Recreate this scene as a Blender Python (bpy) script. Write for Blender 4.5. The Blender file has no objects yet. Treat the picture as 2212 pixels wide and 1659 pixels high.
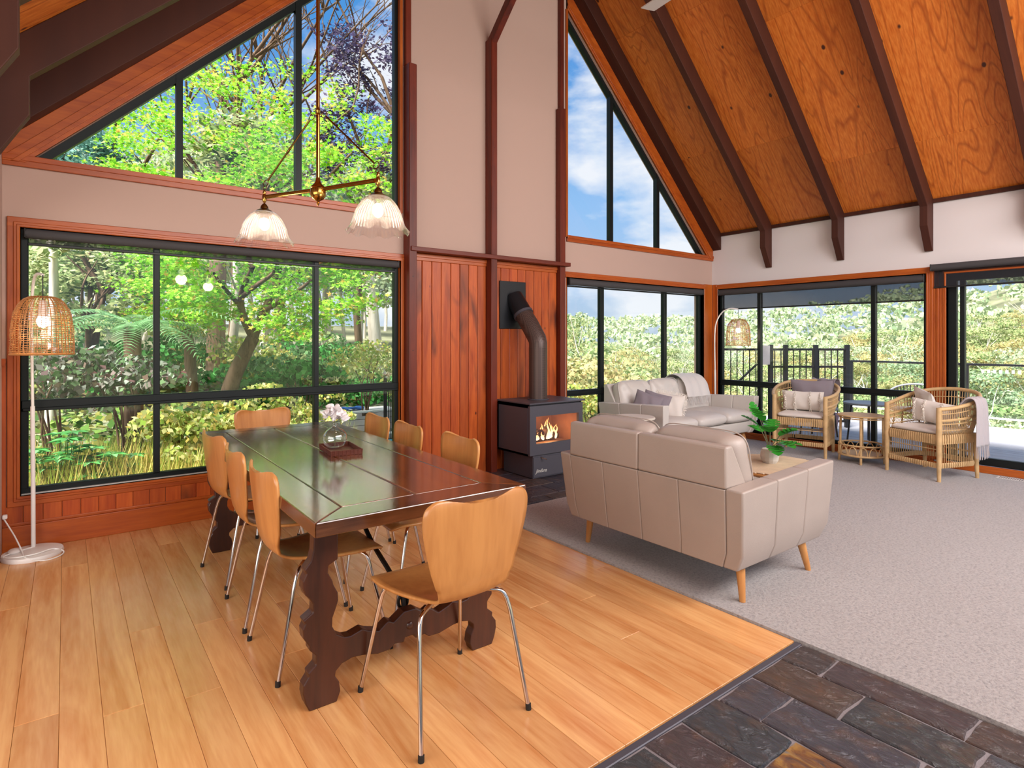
import bpy, bmesh, math, random
import numpy as np
from mathutils import Vector, Matrix

S = bpy.context.scene
COL = S.collection
PI = math.pi

# ------------------------------------------------------------------ camera
cam_d = bpy.data.cameras.new('camera'); cam = bpy.data.objects.new('camera', cam_d); COL.objects.link(cam)
cam_d.sensor_width = 36; cam_d.lens = 1265 / 2212 * 36
cam_d.shift_y = -(829.5 - 733) / 2212
cam_d.clip_start = 0.05; cam_d.clip_end = 2000
YAW = math.atan2(964, 1265)
cam.location = (0, 0, 1.36); cam.rotation_euler = (PI / 2, 0, -YAW)
S.camera = cam

# ------------------------------------------------------------------ exposure
vs = S.view_settings
vs.view_transform = 'Standard'; vs.look = 'None'; vs.gamma = 1.0; vs.use_curve_mapping = False
vs.exposure = 0.25

# ------------------------------------------------------------------ node helper
class NG:
    def __init__(s, tree):
        s.t = tree; s.nodes = tree.nodes; s.links = tree.links; s.nodes.clear()
    def n(s, typ, props=None, **inp):
        nd = s.nodes.new('ShaderNode' + typ)
        for k, v in (props or {}).items(): setattr(nd, k, v)
        for k, v in inp.items():
            key = int(k[1:]) if k[0] == '_' and k[1:].isdigit() else k.replace('_', ' ')
            sock = nd.inputs[key]
            if isinstance(v, bpy.types.NodeSocket): s.links.new(v, sock)
            else: sock.default_value = v
        return nd
    def ramp(s, fac, stops):
        r = s.n('ValToRGB', Fac=fac); e = r.color_ramp.elements
        while len(e) < len(stops): e.new(0.5)
        for el, (p, c) in zip(e, stops): el.position = p; el.color = c if len(c) == 4 else (*c, 1)
        return r.outputs['Color']
    def math(s, op, a, b=0.5):
        return s.n('Math', {'operation': op}, _0=a, _1=b).outputs[0]
    def mix(s, fac, a, b, mode='MIX'):
        m = s.n('Mix', {'data_type': 'RGBA', 'blend_type': mode})
        for i, v in ((0, fac), (6, a), (7, b)):
            if isinstance(v, bpy.types.NodeSocket): s.links.new(v, m.inputs[i])
            else: m.inputs[i].default_value = v if i == 0 else ((*v, 1) if len(v) == 3 else v)
        return m.outputs[2]
    def out(s, shader): s.links.new(shader, s.n('OutputMaterial').inputs['Surface'])

def lin(h):
    h = h.lstrip('#'); c = [int(h[i:i + 2], 16) / 255 for i in (0, 2, 4)]
    return tuple(x / 12.92 if x <= .04045 else ((x + .055) / 1.055) ** 2.4 for x in c)
def mul(c, k): return tuple(min(1, x * k) for x in c)

# ------------------------------------------------------------------ sky
W = bpy.data.worlds.new('sky'); S.world = W; W.use_nodes = True
g = NG(W.node_tree)
tc = g.n('TexCoord').outputs['Generated']
sep = g.n('SeparateXYZ', Vector=tc)
base = g.ramp(sep.outputs['Z'], [(0.0, (.44, .54, .66)), (.10, (.36, .53, .76)), (.22, (.26, .47, .78)), (.45, (.07, .27, .64))])
mp = g.n('Mapping', Vector=tc, Scale=(1.6, 1.6, 3.4), Location=(.35, .1, .23))
nz = g.n('TexNoise', Vector=mp.outputs[0], Scale=2.1, Detail=7, Roughness=.55, Distortion=.25).outputs['Fac']
cl = g.ramp(nz, [(.47, (0, 0, 0)), (.60, (1, 1, 1))])
sky = g.mix(g.math('MULTIPLY', cl, .9), base, (.80, .82, .86))
bg = g.n('Background', Color=sky, Strength=1.05)
g.links.new(bg.outputs[0], g.n('OutputWorld').inputs['Surface'])

# ------------------------------------------------------------------ sun and added fill lights out of view
def light(name, kind, loc, energy, color=(1, 1, 1), target=None, **kw):
    d = bpy.data.lights.new(name, kind); d.energy = energy; d.color = color
    for k, v in kw.items(): setattr(d, k, v)
    o = bpy.data.objects.new(name, d); COL.objects.link(o); o.location = loc
    if target is not None:
        o.rotation_euler = (Vector(target) - Vector(loc)).to_track_quat('-Z', 'Y').to_euler()
    return o
light('sun', 'SUN', (-30, -5, 40), 15.0, (1, .95, .86), (0, 0, 0), angle=.3)
light('fill_dining', 'AREA', (1.9, -1.7, 3.4), 195, (1, .92, .88), (2.0, 4.0, .6), shape='RECTANGLE', size=4.6, size_y=1.3)  # added fill panel behind the camera, no such fitting in the room
light('fill_lounge', 'AREA', (5.3, -1.3, 3.4), 165, (1, .95, .93), (5.6, 3.6, .4), shape='RECTANGLE', size=3.4, size_y=1.3)  # second added fill panel, brightens the lounge from out of view
light('fill_side', 'AREA', (-2.2, 1.0, 1.5), 95, (1, .95, .88), (2.5, 2.6, .6), shape='RECTANGLE', size=4.0, size_y=1.8)  # added fill inside the closed side room, not a window

# ------------------------------------------------------------------ materials
MATS = {}
def newmat(name):
    m = bpy.data.materials.new(name); m.use_nodes = True; MATS[name] = m
    return m, NG(m.node_tree)
def plain(name, col, rough=.5, metal=0, spec=.5, bump=0, bscale=200, var=0, vscale=6, coat=0, sheen=0):
    m, g = newmat(name); c = lin(col) if isinstance(col, str) else col
    pos = g.n('TexCoord').outputs['Object']
    color = None
    if var:
        nz = g.n('TexNoise', Vector=pos, Scale=vscale, Detail=4).outputs['Fac']
        color = g.ramp(nz, [(.3, mul(c, 1 - var)), (.7, mul(c, 1 + var))])
    p = g.n('BsdfPrincipled', Base_Color=color if color else (*c, 1), Roughness=rough, Metallic=metal)
    p.inputs['Specular IOR Level'].default_value = spec
    if coat: p.inputs['Coat Weight'].default_value = coat; p.inputs['Coat Roughness'].default_value = .12
    if sheen: p.inputs['Sheen Weight'].default_value = sheen
    if bump:
        nb = g.n('TexNoise', Vector=pos, Scale=bscale, Detail=3).outputs['Fac']
        g.links.new(g.n('Bump', Strength=bump, Distance=.01, Height=nb).outputs[0], p.inputs['Normal'])
    g.out(p.outputs[0]); return m
def wood(name, ca, cb, axis='Y', scale=9, rough=.35, spec=.5, tint=.18, world=True, knots=0, dark=None, coat=0, bump=.05, drop_z=False):
    m, g = newmat(name); ca, cb = lin(ca), lin(cb)
    rnd = g.n('ObjectInfo').outputs['Random']
    pos = g.n('NewGeometry').outputs['Position'] if world else g.n('TexCoord').outputs['Object']
    off = g.n('CombineXYZ', X=g.math('MULTIPLY', rnd, 31.), Y=g.math('MULTIPLY', rnd, 17.), Z=g.math('MULTIPLY', rnd, 23.)).outputs[0]
    v = g.n('VectorMath', {'operation': 'ADD'}, _0=pos, _1=off).outputs[0]
    sc = {'X': (.09, 1, 1), 'Y': (1, .09, 1), 'Z': (1, 1, .09)}[axis]
    if drop_z: sc = (sc[0], sc[1], 0)
    mp = g.n('Mapping', Vector=v, Scale=sc).outputs[0]
    n1 = g.n('TexNoise', Vector=mp, Scale=scale, Detail=5, Roughness=.6, Distortion=1.1).outputs['Fac']
    n2 = g.n('TexNoise', Vector=mp, Scale=scale * 11, Detail=2).outputs['Fac']
    f = g.math('ADD', g.math('MULTIPLY', n1, .75), g.math('MULTIPLY', n2, .25))
    col = g.ramp(f, [(.36, ca), (.62, cb)])
    if dark:
        mk = g.n('Mapping', Vector=v, Scale=tuple(.35 if k < .5 else 1 for k in (sc[0], sc[1], max(sc[2], .0)))).outputs[0]
        nd = g.n('TexNoise', Vector=mk, Scale=3.2, Detail=3, Distortion=.8).outputs['Fac']
        col = g.mix(g.ramp(nd, [(.56, (0, 0, 0)), (.74, (1, 1, 1))]), col, lin(dark))
    if knots:
        vv = tuple(.55 if k < .5 else 1 for k in (sc[0], sc[1], 1)); vv = (vv[0], vv[1], 0 if drop_z else (.55 if axis == 'Z' else 1))
        mk = g.n('Mapping', Vector=v, Scale=vv).outputs[0]
        vo = g.n('TexVoronoi', Vector=mk, Scale=knots, Randomness=1.).outputs['Distance']
        col = g.mix(g.ramp(vo, [(.035, (1, 1, 1)), (.075, (0, 0, 0))]), col, mul(ca, .22))
    b = g.math('ADD', 1 - tint, g.math('MULTIPLY', rnd, 2 * tint))
    col = g.mix(1.0, col, g.n('CombineColor', Red=b, Green=b, Blue=b).outputs[0], 'MULTIPLY')
    p = g.n('BsdfPrincipled', Base_Color=col, Roughness=rough)
    p.inputs['Specular IOR Level'].default_value = spec
    if coat: p.inputs['Coat Weight'].default_value = coat; p.inputs['Coat Roughness'].default_value = .1
    if bump: g.links.new(g.n('Bump', Strength=bump, Distance=.004, Height=f).outputs[0], p.inputs['Normal'])
    g.out(p.outputs[0]); return m
def leafmat(name, cols, trans=.45, rough=.55):
    m, g = newmat(name)
    ri = g.n('NewGeometry').outputs['Random Per Island']; rnd = g.n('ObjectInfo').outputs['Random']
    f = g.math('FRACT', g.math('ADD', ri, g.math('MULTIPLY', rnd, .35)))
    n = len(cols)
    col = g.ramp(f, [(i / max(1, n - 1), lin(c)) for i, c in enumerate(cols)])
    d = g.n('BsdfDiffuse', Color=col).outputs[0]
    t = g.n('BsdfTranslucent', Color=col).outputs[0]
    gl = g.n('BsdfGlossy', Color=(1, 1, 1, 1), Roughness=rough).outputs[0]
    mx = g.n('MixShader', _0=trans, _1=d, _2=t).outputs[0]
    fr = g.math('MULTIPLY', g.math('POWER', g.n('LayerWeight', Blend=.5).outputs['Facing'], 4.), .25)
    g.out(g.n('MixShader', _0=fr, _1=mx, _2=gl).outputs[0]); return m
def glassmat(name, tint=(1, 1, 1), ior=1.45, k=1.0, rough=0.0):
    m, g = newmat(name)
    t = g.n('BsdfTransparent', Color=(*tint, 1)).outputs[0]
    gl = g.n('BsdfGlossy', Color=(1, 1, 1, 1), Roughness=rough).outputs[0]
    fr = g.math('MULTIPLY', g.math('ADD', .04, g.math('MULTIPLY', g.math('POWER', g.n('LayerWeight', Blend=.5).outputs['Facing'], 5.), .9)), k)
    g.out(g.n('MixShader', _0=fr, _1=t, _2=gl).outputs[0]); return m
def emit(name, col, st):
    m, g = newmat(name); g.out(g.n('Emission', Color=(*col, 1), Strength=st).outputs[0]); return m

wood('floor_oak', '#c48048', '#dfaa70', 'Y', 6, .24, .5, .09, bump=.02)
wood('trim_pine', '#9a4412', '#bb601d', 'Y', 8, .35, .5, .06)
wood('trim_x', '#963f11', '#b4581b', 'X', 8, .35, .5, .06)
wood('trim_z', '#9a4412', '#bb601d', 'Z', 8, .35, .5, .06)
wood('panel_pine', '#96380f', '#bd5a20', 'Z', 6, .4, .45, .16, knots=6.5, dark='#4a1b0c')
wood('post_wood', '#4e190d', '#6e2712', 'Z', 7, .45, .4, .06)
wood('rail_wood', '#521a0d', '#702914', 'X', 7, .45, .4, .05)
wood('rafter_wood', '#381a14', '#4c2619', 'X', 6, .6, .3, .10, knots=1.3, drop_z=True)
wood('slab_top', '#45220f', '#74401f', 'Y', 9, .17, .6, .10, world=False, dark='#241008', coat=.7, bump=.12)
wood('slab_end', '#3c1d0e', '#603820', 'X', 9, .15, .6, .10, world=False, dark='#241008', coat=.6, bump=.14)
wood('trestle_wood', '#2f140a', '#482212', 'Z', 8, .35, .5, .06, world=False, coat=.15)
wood('birch', '#b0713c', '#c98a4e', 'Z', 5, .3, .5, .07, world=False, bump=.01, coat=.2)
wood('oak_leg', '#b9783c', '#d2975a', 'Z', 7, .35, .5, .05, world=False)
wood('deck_wood', '#8a8890', '#a9a8b0', 'Y', 6, .6, .4, .08)
wood('bark', '#4b382b', '#7a6350', 'Z', 7, .85, .2, .08, bump=.6)
wood('bark_pink', '#8a6a58', '#b69280', 'Z', 9, .85, .2, .08, bump=.6)
wood('bark_white', '#b7aa9c', '#e2d9cf', 'Z', 5, .75, .2, .1, bump=.3)
plain('paint_shaded', '#b99c90', .85, bump=.03, bscale=260)  # off-white cream paint with warm dining-side shade put into the colour
plain('paint_lit', '#d9d1d1', .85, bump=.03, bscale=260)  # same wall paint, brighter lighting of this side put into the colour
plain('alu_dark', '#0e1516', .45, 0, .3)
plain('alu_line', '#c9c6c0', .4)
plain('roller_fabric', '#3f3c3e', .8, bump=.1, bscale=500)
plain('black_steel', '#4d4b54', .45, .2, .5, bump=.05, bscale=300)
plain('black_dark', '#141416', .5)
plain('black_metal', '#1b1d22', .4, .3)
plain('chrome', '#c9bfb8', .12, 1)
plain('rubber', '#17120f', .7)
plain('brass', '#b48a45', .2, 1)
plain('brass_dark', '#7a5a30', .32, 1)
plain('iron', '#19130f', .5, .6)
plain('white_metal', '#e9e4e0', .4)
plain('cable_white', '#efece8', .5)
plain('leather', '#a4968d', .42, 0, .5, bump=.10, bscale=240, var=.05, vscale=3)
plain('leather_far', '#cfc8c1', .42, 0, .5, bump=.08, bscale=240, var=.04, vscale=3)
plain('linen_white', '#ddd5cd', .9, bump=.25, bscale=320, sheen=.2)
plain('linen_grey', '#867c84', .85, bump=.2, bscale=320, sheen=.2)
plain('throw_grey', '#b9b0b2', .95, bump=.3, bscale=200, sheen=.4)
plain('throw_white', '#d6d0cc', .95, bump=.3, bscale=200, sheen=.4)
plain('fringe_white', '#e6ded4', .95)
plain('rattan', '#cba877', .5, var=.14, vscale=14, bump=.1, bscale=90)
plain('rattan_dark', '#a8703a', .5, var=.16, vscale=14)
plain('wicker_brown', '#5c2a1b', .5, var=.2, vscale=30)
plain('petal', '#e9e2e4', .6)
plain('stem_green', '#5d5a3a', .6)
plain('ceramic', '#d6cdc3', .55, bump=.25, bscale=26)
plain('rattan_pale', '#d6bfa2', .5, var=.08, vscale=14)
plain('ash_table', '#d8cdbf', .5)
plain('log_bark', '#3a2218', .9, var=.3, vscale=20)
plain('firebrick', '#c98f66', .9, var=.15, vscale=8)
plain('vent_white', '#d9d6d2', .5)
plain('fan_white', '#cfc8c8', .4)
plain('soil', '#5a4636', .95, var=.25, vscale=8)
plain('wall_render', '#d8cdd0', .9, var=.05)
plain('wood_cap', '#e6e2e2', .7)
plain('towel_blue', '#3f73c4', .9)
plain('pool_tile', '#e8eef0', .4)
plain('outdoor_grey', '#8d8f96', .5)
plain('terra_pot', '#b98f96', .8)
plain('frost_dot', '#f2f5f6', .7)
plain('stump', '#b39a8c', .9, var=.3, vscale=9, bump=.5, bscale=30)

m, g = newmat('slate')
rnd = g.n('ObjectInfo').outputs['Random']; pos = g.n('NewGeometry').outputs['Position']
nz = g.n('TexNoise', Vector=pos, Scale=9., Detail=5, Distortion=.6).outputs['Fac']
basec = g.ramp(rnd, [(.0, lin('#3d3a44')), (.25, lin('#4c4a52')), (.5, lin('#3b4046')), (.7, lin('#55453f')), (.9, lin('#44404a')), (1., lin('#5b4a3c'))])
colr = g.mix(g.ramp(nz, [(.5, (0, 0, 0)), (.75, (.6, .6, .6))]), basec, lin('#6a4c38'))
nb = g.n('TexNoise', Vector=g.n('Mapping', Vector=pos, Scale=(1.6, .6, 1)).outputs[0], Scale=16., Detail=6, Roughness=.6, Distortion=1.5).outputs['Fac']
p = g.n('BsdfPrincipled', Base_Color=colr, Roughness=.17)
g.links.new(g.n('Bump', Strength=.85, Distance=.03, Height=nb).outputs[0], p.inputs['Normal']); g.out(p.outputs[0])
m, g = newmat('slate_rust')
pos = g.n('NewGeometry').outputs['Position']
nz = g.n('TexNoise', Vector=g.n('Mapping', Vector=pos, Scale=(1.8, .7, 1)).outputs[0], Scale=11., Detail=6, Distortion=1.2).outputs['Fac']
colr = g.ramp(nz, [(.3, lin('#473c3a')), (.45, lin('#6e4c34')), (.58, lin('#94713f')), (.7, lin('#6e6a66'))])
p = g.n('BsdfPrincipled', Base_Color=colr, Roughness=.25)
g.links.new(g.n('Bump', Strength=.7, Distance=.02, Height=nz).outputs[0], p.inputs['Normal']); g.out(p.outputs[0])
plain('grout', '#857f82', .8, bump=.4, bscale=120)

m, g = newmat('carpet')
pos = g.n('NewGeometry').outputs['Position']
n1 = g.n('TexNoise', Vector=pos, Scale=70., Detail=5, Roughness=.75).outputs['Fac']
n2 = g.n('TexNoise', Vector=pos, Scale=1.6, Detail=3, Distortion=.7).outputs['Fac']
c1 = g.ramp(n1, [(.34, lin('#888283')), (.5, lin('#b0a9a7')), (.7, lin('#c3bdba'))])
c2 = g.mix(g.math('MULTIPLY', n2, .3), c1, lin('#9c938e'))
p = g.n('BsdfPrincipled', Base_Color=c2, Roughness=.95); p.inputs['Sheen Weight'].default_value = .3
p.inputs['Specular IOR Level'].default_value = .1
g.links.new(g.n('Bump', Strength=.9, Distance=.012, Height=n1).outputs[0], p.inputs['Normal']); g.out(p.outputs[0])

m, g = newmat('plywood')
pos = g.n('NewGeometry').outputs['Position']; rnd = g.n('ObjectInfo').outputs['Random']
v = g.n('VectorMath', {'operation': 'ADD'}, _0=pos, _1=g.n('CombineXYZ', X=g.math('MULTIPLY', rnd, 41.), Y=g.math('MULTIPLY', rnd, 19.)).outputs[0]).outputs[0]
mp = g.n('Mapping', Vector=v, Scale=(.22, 1, 0)).outputs[0]
big = g.n('TexNoise', Vector=mp, Scale=2.3, Detail=2, Distortion=.5).outputs['Fac']
wv = g.math('FRACT', g.math('MULTIPLY', big, 17.))
lines = g.ramp(wv, [(0, (.9, .9, .9)), (.16, (0, 0, 0)), (.85, (0, 0, 0)), (1, (.9, .9, .9))])
fine = g.n('TexNoise', Vector=mp, Scale=60., Detail=2).outputs['Fac']
c0 = g.ramp(fine, [(.3, lin('#c0601e')), (.7, lin('#da8236'))])
c1 = g.mix(g.math('MULTIPLY', lines, .65), c0, lin('#8d3a10'))
vo = g.n('TexVoronoi', Vector=g.n('Mapping', Vector=v, Scale=(.9, 1, 0)).outputs[0], Scale=4.4, Randomness=1.).outputs['Distance']
c2 = g.mix(g.ramp(vo, [(.055, (1, 1, 1)), (.09, (0, 0, 0))]), c1, lin('#4a2418'))
b = g.math('ADD', .88, g.math('MULTIPLY', rnd, .24))
c3 = g.mix(1., c2, g.n('CombineColor', Red=b, Green=b, Blue=b).outputs[0], 'MULTIPLY')
p = g.n('BsdfPrincipled', Base_Color=c3, Roughness=.42); g.out(p.outputs[0])

m, g = newmat('perforated')
tco = g.n('TexCoord').outputs['Object']
vo = g.n('TexVoronoi', Vector=tco, Scale=95., Randomness=0.).outputs['Distance']
c = g.ramp(vo, [(.3, lin('#1a1210')), (.42, lin('#55433e'))])
p = g.n('BsdfPrincipled', Base_Color=c, Roughness=.45, Metallic=.3); g.out(p.outputs[0])

glassmat('window_glass', (.985, .99, .988), 1.5, .6)
glassmat('vase_glass', (.88, .92, .91), 1.45, 3.0)
glassmat('fire_glass', (.92, .9, .88), 1.5, 1.3, .02)
glassmat('rail_glass', (.86, .93, .92), 1.5, 1.2)
# ribbed pendant glass: mostly clear, a little diffusing
m, g = newmat('shade_glass')
t = g.n('BsdfTransparent', Color=(.97, .96, .96, 1)).outputs[0]
tl = g.n('BsdfTranslucent', Color=(.95, .92, .92, 1)).outputs[0]
gl = g.n('BsdfGlossy', Color=(1, 1, 1, 1), Roughness=.08).outputs[0]
a = g.n('MixShader', _0=.13, _1=t, _2=tl).outputs[0]
lw = g.n('LayerWeight', Blend=.35).outputs['Facing']
g.out(g.n('MixShader', _0=g.math('MULTIPLY', lw, .75), _1=a, _2=gl).outputs[0])
m, g = newmat('screen_fabric')
g.out(g.n('MixShader', _0=.62, _1=g.n('BsdfTransparent', Color=(1, 1, 1, 1)).outputs[0], _2=g.n('BsdfDiffuse', Color=(.035, .035, .04, 1)).outputs[0]).outputs[0])
m, g = newmat('screen_dense')
g.out(g.n('MixShader', _0=.93, _1=g.n('BsdfTransparent', Color=(1, 1, 1, 1)).outputs[0], _2=g.n('BsdfDiffuse', Color=(.04, .04, .045, 1)).outputs[0]).outputs[0])
m, g = newmat('water')
p = g.n('BsdfPrincipled', Base_Color=(.08, .45, .62, 1), Roughness=.08); g.out(p.outputs[0])
emit('bulb_white', (1, .9, .75), 6)
m, g = newmat('flame')
z = g.n('SeparateXYZ', Vector=g.n('TexCoord').outputs['Generated']).outputs['Z']
g.out(g.n('Emission', Color=g.ramp(z, [(0, (1, .75, .4)), (.5, (1, .55, .2)), (1, (1, .3, .08))]), Strength=3.2).outputs[0])
leafmat('leaf_maple', ['#5a9a20', '#7fc030', '#a0da42', '#8aca38', '#b8dc58', '#cf9a55'], .5)
leafmat('leaf_shrub', ['#24401f', '#3c5a30', '#6d8a62', '#6a3f45', '#9aa79a', '#4c2f36'], .3)
leafmat('leaf_green', ['#1f5a24', '#2f7a34', '#4e9a4c', '#6db36a'], .35)
leafmat('leaf_fern', ['#3c6a3a', '#5a8a55', '#7faa78'], .4)
leafmat('leaf_grass', ['#86a040', '#b0c05c', '#d2c070', '#dcc27c', '#6c923a'], .4)
leafmat('leaf_ground', ['#3a5a2a', '#567a38', '#7a9a4a', '#8a8a48', '#4a4a30'], .35)
leafmat('leaf_gold', ['#7d9c40', '#a9b860', '#d0b468', '#9cc05c', '#dcd49c', '#6a8c40'], .4)
leafmat('leaf_gum', ['#6a8452', '#8fa36c', '#adb784', '#98a672', '#bdb78a'], .35)
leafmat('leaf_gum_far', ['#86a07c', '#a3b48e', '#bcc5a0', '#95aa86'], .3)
leafmat('leaf_gum_gold', ['#98a068', '#b8ae78', '#c9b486', '#a3a870'], .35)
leafmat('leaf_blue', ['#3f6a66', '#5a8a80', '#7fa89a'], .35)
leafmat('leaf_purple', ['#4a4468', '#635a80', '#3a3554', '#7a6d86'], .3)
leafmat('leaf_plant', ['#1f6a20', '#2f8a2c', '#3f9a38'], .3, .3)
plain('grass_ground', '#7d8a52', .95, var=.3, vscale=3)
plain('hill_ground', '#7c7e62', .95, var=.25, vscale=.2)

# ------------------------------------------------------------------ mesh builder
class MB:
    def __init__(s): s.v = []; s.f = []
    def add(s, vs, fs):
        o = len(s.v); s.v += [tuple(map(float, p)) for p in vs]; s.f += [tuple(i + o for i in f) for f in fs]; return s
    def box(s, x0, x1, y0, y1, z0, z1):
        return s.add([(x0, y0, z0), (x1, y0, z0), (x1, y1, z0), (x0, y1, z0), (x0, y0, z1), (x1, y0, z1), (x1, y1, z1), (x0, y1, z1)],
                     [(0, 3, 2, 1), (4, 5, 6, 7), (0, 1, 5, 4), (1, 2, 6, 5), (2, 3, 7, 6), (3, 0, 4, 7)])
    def chbox(s, x0, x1, y0, y1, z0, z1, c=.004):
        cx, cy, cz = (x0 + x1) / 2, (y0 + y1) / 2, (z0 + z1) / 2
        hx, hy, hz = (x1 - x0) / 2, (y1 - y0) / 2, (z1 - z0) / 2
        c = min(c, hx * .9, hy * .9, hz * .9)
        V = []; I = {}
        for i in (-1, 1):
            for j in (-1, 1):
                for k in (-1, 1):
                    for a, p in (('x', (i * hx, j * (hy - c), k * (hz - c))), ('y', (i * (hx - c), j * hy, k * (hz - c))), ('z', (i * (hx - c), j * (hy - c), k * hz))):
                        I[a, i, j, k] = len(V); V.append((p[0] + cx, p[1] + cy, p[2] + cz))
        Fc = []
        for i in (-1, 1):
            Fc.append([I['x', i, -1, -1], I['x', i, 1, -1], I['x', i, 1, 1], I['x', i, -1, 1]][::i])
            Fc.append([I['y', -1, i, -1], I['y', -1, i, 1], I['y', 1, i, 1], I['y', 1, i, -1]][::i])
            Fc.append([I['z', -1, -1, i], I['z', 1, -1, i], I['z', 1, 1, i], I['z', -1, 1, i]][::i])
            for j in (-1, 1):
                w = i * j
                Fc.append([I['x', i, j, -1], I['y', i, j, -1], I['y', i, j, 1], I['x', i, j, 1]][::w])
                Fc.append([I['y', -1, i, j], I['z', -1, i, j], I['z', 1, i, j], I['y', 1, i, j]][::w])
                Fc.append([I['z', i, -1, j], I['x', i, -1, j], I['x', i, 1, j], I['z', i, 1, j]][::w])
                for k in (-1, 1):
                    Fc.append([I['x', i, j, k], I['y', i, j, k], I['z', i, j, k]][::i * j * k])
        return s.add(V, Fc)
    def prism(s, poly, a, b, axis='y'):
        # poly in the plane across axis: axis y -> (x,z), x -> (y,z), z -> (x,y)
        def P(p, t): return {'y': (p[0], t, p[1]), 'x': (t, p[0], p[1]), 'z': (p[0], p[1], t)}[axis]
        n = len(poly)
        return s.add([P(p, a) for p in poly] + [P(p, b) for p in poly],
                     [tuple(range(n)), tuple(range(2 * n - 1, n - 1, -1))] + [(i, i + n, (i + 1) % n + n, (i + 1) % n) for i in range(n)])
    def tube(s, path, r, n=8, caps=True, closed=False):
        P = [Vector(p) for p in path]; m = len(P); R = r if hasattr(r, '__len__') else [r] * m
        prev = None; rings = []
        for i in range(m):
            if closed: t = P[(i + 1) % m] - P[i - 1]
            else: t = P[min(i + 1, m - 1)] - P[max(i - 1, 0)]
            t = t.normalized() if t.length > 1e-9 else Vector((0, 0, 1))
            if prev is None:
                u = t.orthogonal().normalized()
            else:
                u = prev - t * prev.dot(t); u = u.normalized() if u.length > 1e-6 else t.orthogonal().normalized()
            prev = u; w = t.cross(u)
            rings.append([P[i] + (u * math.cos(2 * PI * k / n) + w * math.sin(2 * PI * k / n)) * R[i] for k in range(n)])
        fs = []
        for i in range(m if closed else m - 1):
            j = (i + 1) % m
            for k in range(n): fs.append((i * n + k, i * n + (k + 1) % n, j * n + (k + 1) % n, j * n + k))
        if caps and not closed: fs += [tuple(range(n - 1, -1, -1)), tuple(range((m - 1) * n, m * n))]
        return s.add([p for rg in rings for p in rg], fs)
    def lathe(s, prof, n=32, c=(0, 0, 0), rmod=None, zmod=None, caps=False):
        vs = []; fs = []; m = len(prof)
        for i, (r, z) in enumerate(prof):
            for k in range(n):
                a = 2 * PI * k / n
                rr = r * (1 + (rmod(i / (m - 1), a) if rmod else 0)); zz = z + (zmod(i / (m - 1), a) if zmod else 0)
                vs.append((c[0] + rr * math.cos(a), c[1] + rr * math.sin(a), c[2] + zz))
        for i in range(m - 1):
            for k in range(n): fs.append((i * n + k, i * n + (k + 1) % n, (i + 1) * n + (k + 1) % n, (i + 1) * n + k))
        if caps: fs += [tuple(range(n - 1, -1, -1)), tuple(range((m - 1) * n, m * n))]
        return s.add(vs, fs)
    def grid(s, fn, nu, nv):
        vs = [fn(i / (nu - 1), j / (nv - 1)) for j in range(nv) for i in range(nu)]
        return s.add(vs, [(j * nu + i, j * nu + i + 1, (j + 1) * nu + i + 1, (j + 1) * nu + i) for j in range(nv - 1) for i in range(nu - 1)])
    def sphere(s, c, r, n=12, m=8):
        r = r if hasattr(r, '__len__') else (r, r, r)
        pr = [(max(1e-4, math.sin(PI * i / m)), -math.cos(PI * i / m)) for i in range(m + 1)]
        vs = []; fs = []
        for (rr, zz) in pr:
            for k in range(n):
                a = 2 * PI * k / n; vs.append((c[0] + r[0] * rr * math.cos(a), c[1] + r[1] * rr * math.sin(a), c[2] + r[2] * zz))
        for i in range(m):
            for k in range(n): fs.append((i * n + k, i * n + (k + 1) % n, (i + 1) * n + (k + 1) % n, (i + 1) * n + k))
        return s.add(vs, fs)
    def xf(s, M):
        s.v = [tuple(M @ Vector(p)) for p in s.v]; return s
    def mesh(s, name, mat, smooth=False, fix=True, sharp=40):
        me = bpy.data.meshes.new(name); me.from_pydata(s.v, [], s.f)
        if fix:
            bm = bmesh.new(); bm.from_mesh(me); bmesh.ops.recalc_face_normals(bm, faces=bm.faces); bm.to_mesh(me); bm.free()
        for mm in (mat if isinstance(mat, (list, tuple)) else [mat]): me.materials.append(MATS[mm])
        if smooth:
            me.polygons.foreach_set('use_smooth', [True] * len(me.polygons))
            if sharp: me.set_sharp_from_angle(angle=math.radians(sharp))
        me.update(); return me
    def o(s, name, mat, parent=None, smooth=False, fix=True, sharp=40, bevel=0, seg=2, solid=0, sub=0, rim=None, label=None, kind=None):
        ob = bpy.data.objects.new(name, s.mesh(name, mat, smooth, fix, sharp)); COL.objects.link(ob)
        if parent: ob.parent = parent
        if solid:
            md = ob.modifiers.new('solid', 'SOLIDIFY'); md.thickness = solid; md.offset = 0
            if rim: ob.data.materials.append(MATS[rim]); md.material_offset_rim = 1
        if bevel:
            md = ob.modifiers.new('bevel', 'BEVEL'); md.width = bevel; md.segments = seg; md.limit_method = 'ANGLE'; md.angle_limit = .6
            md.harden_normals = False
        if sub:
            md = ob.modifiers.new('sub', 'SUBSURF'); md.levels = sub; md.render_levels = sub
        if label: ob['label'] = label
        if kind: ob['kind'] = kind
        return ob
def obj(name, mesh, parent=None, loc=(0, 0, 0), rot=(0, 0, 0), scale=(1, 1, 1)):
    o = bpy.data.objects.new(name, mesh); COL.objects.link(o)
    if parent: o.parent = parent
    o.location = loc; o.rotation_euler = rot; o.scale = scale; return o
def tag(o, label, cat, group=None, kind=None):
    o['label'] = label; o['category'] = cat
    if group: o['group'] = group
    if kind: o['kind'] = kind
    return o
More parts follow.
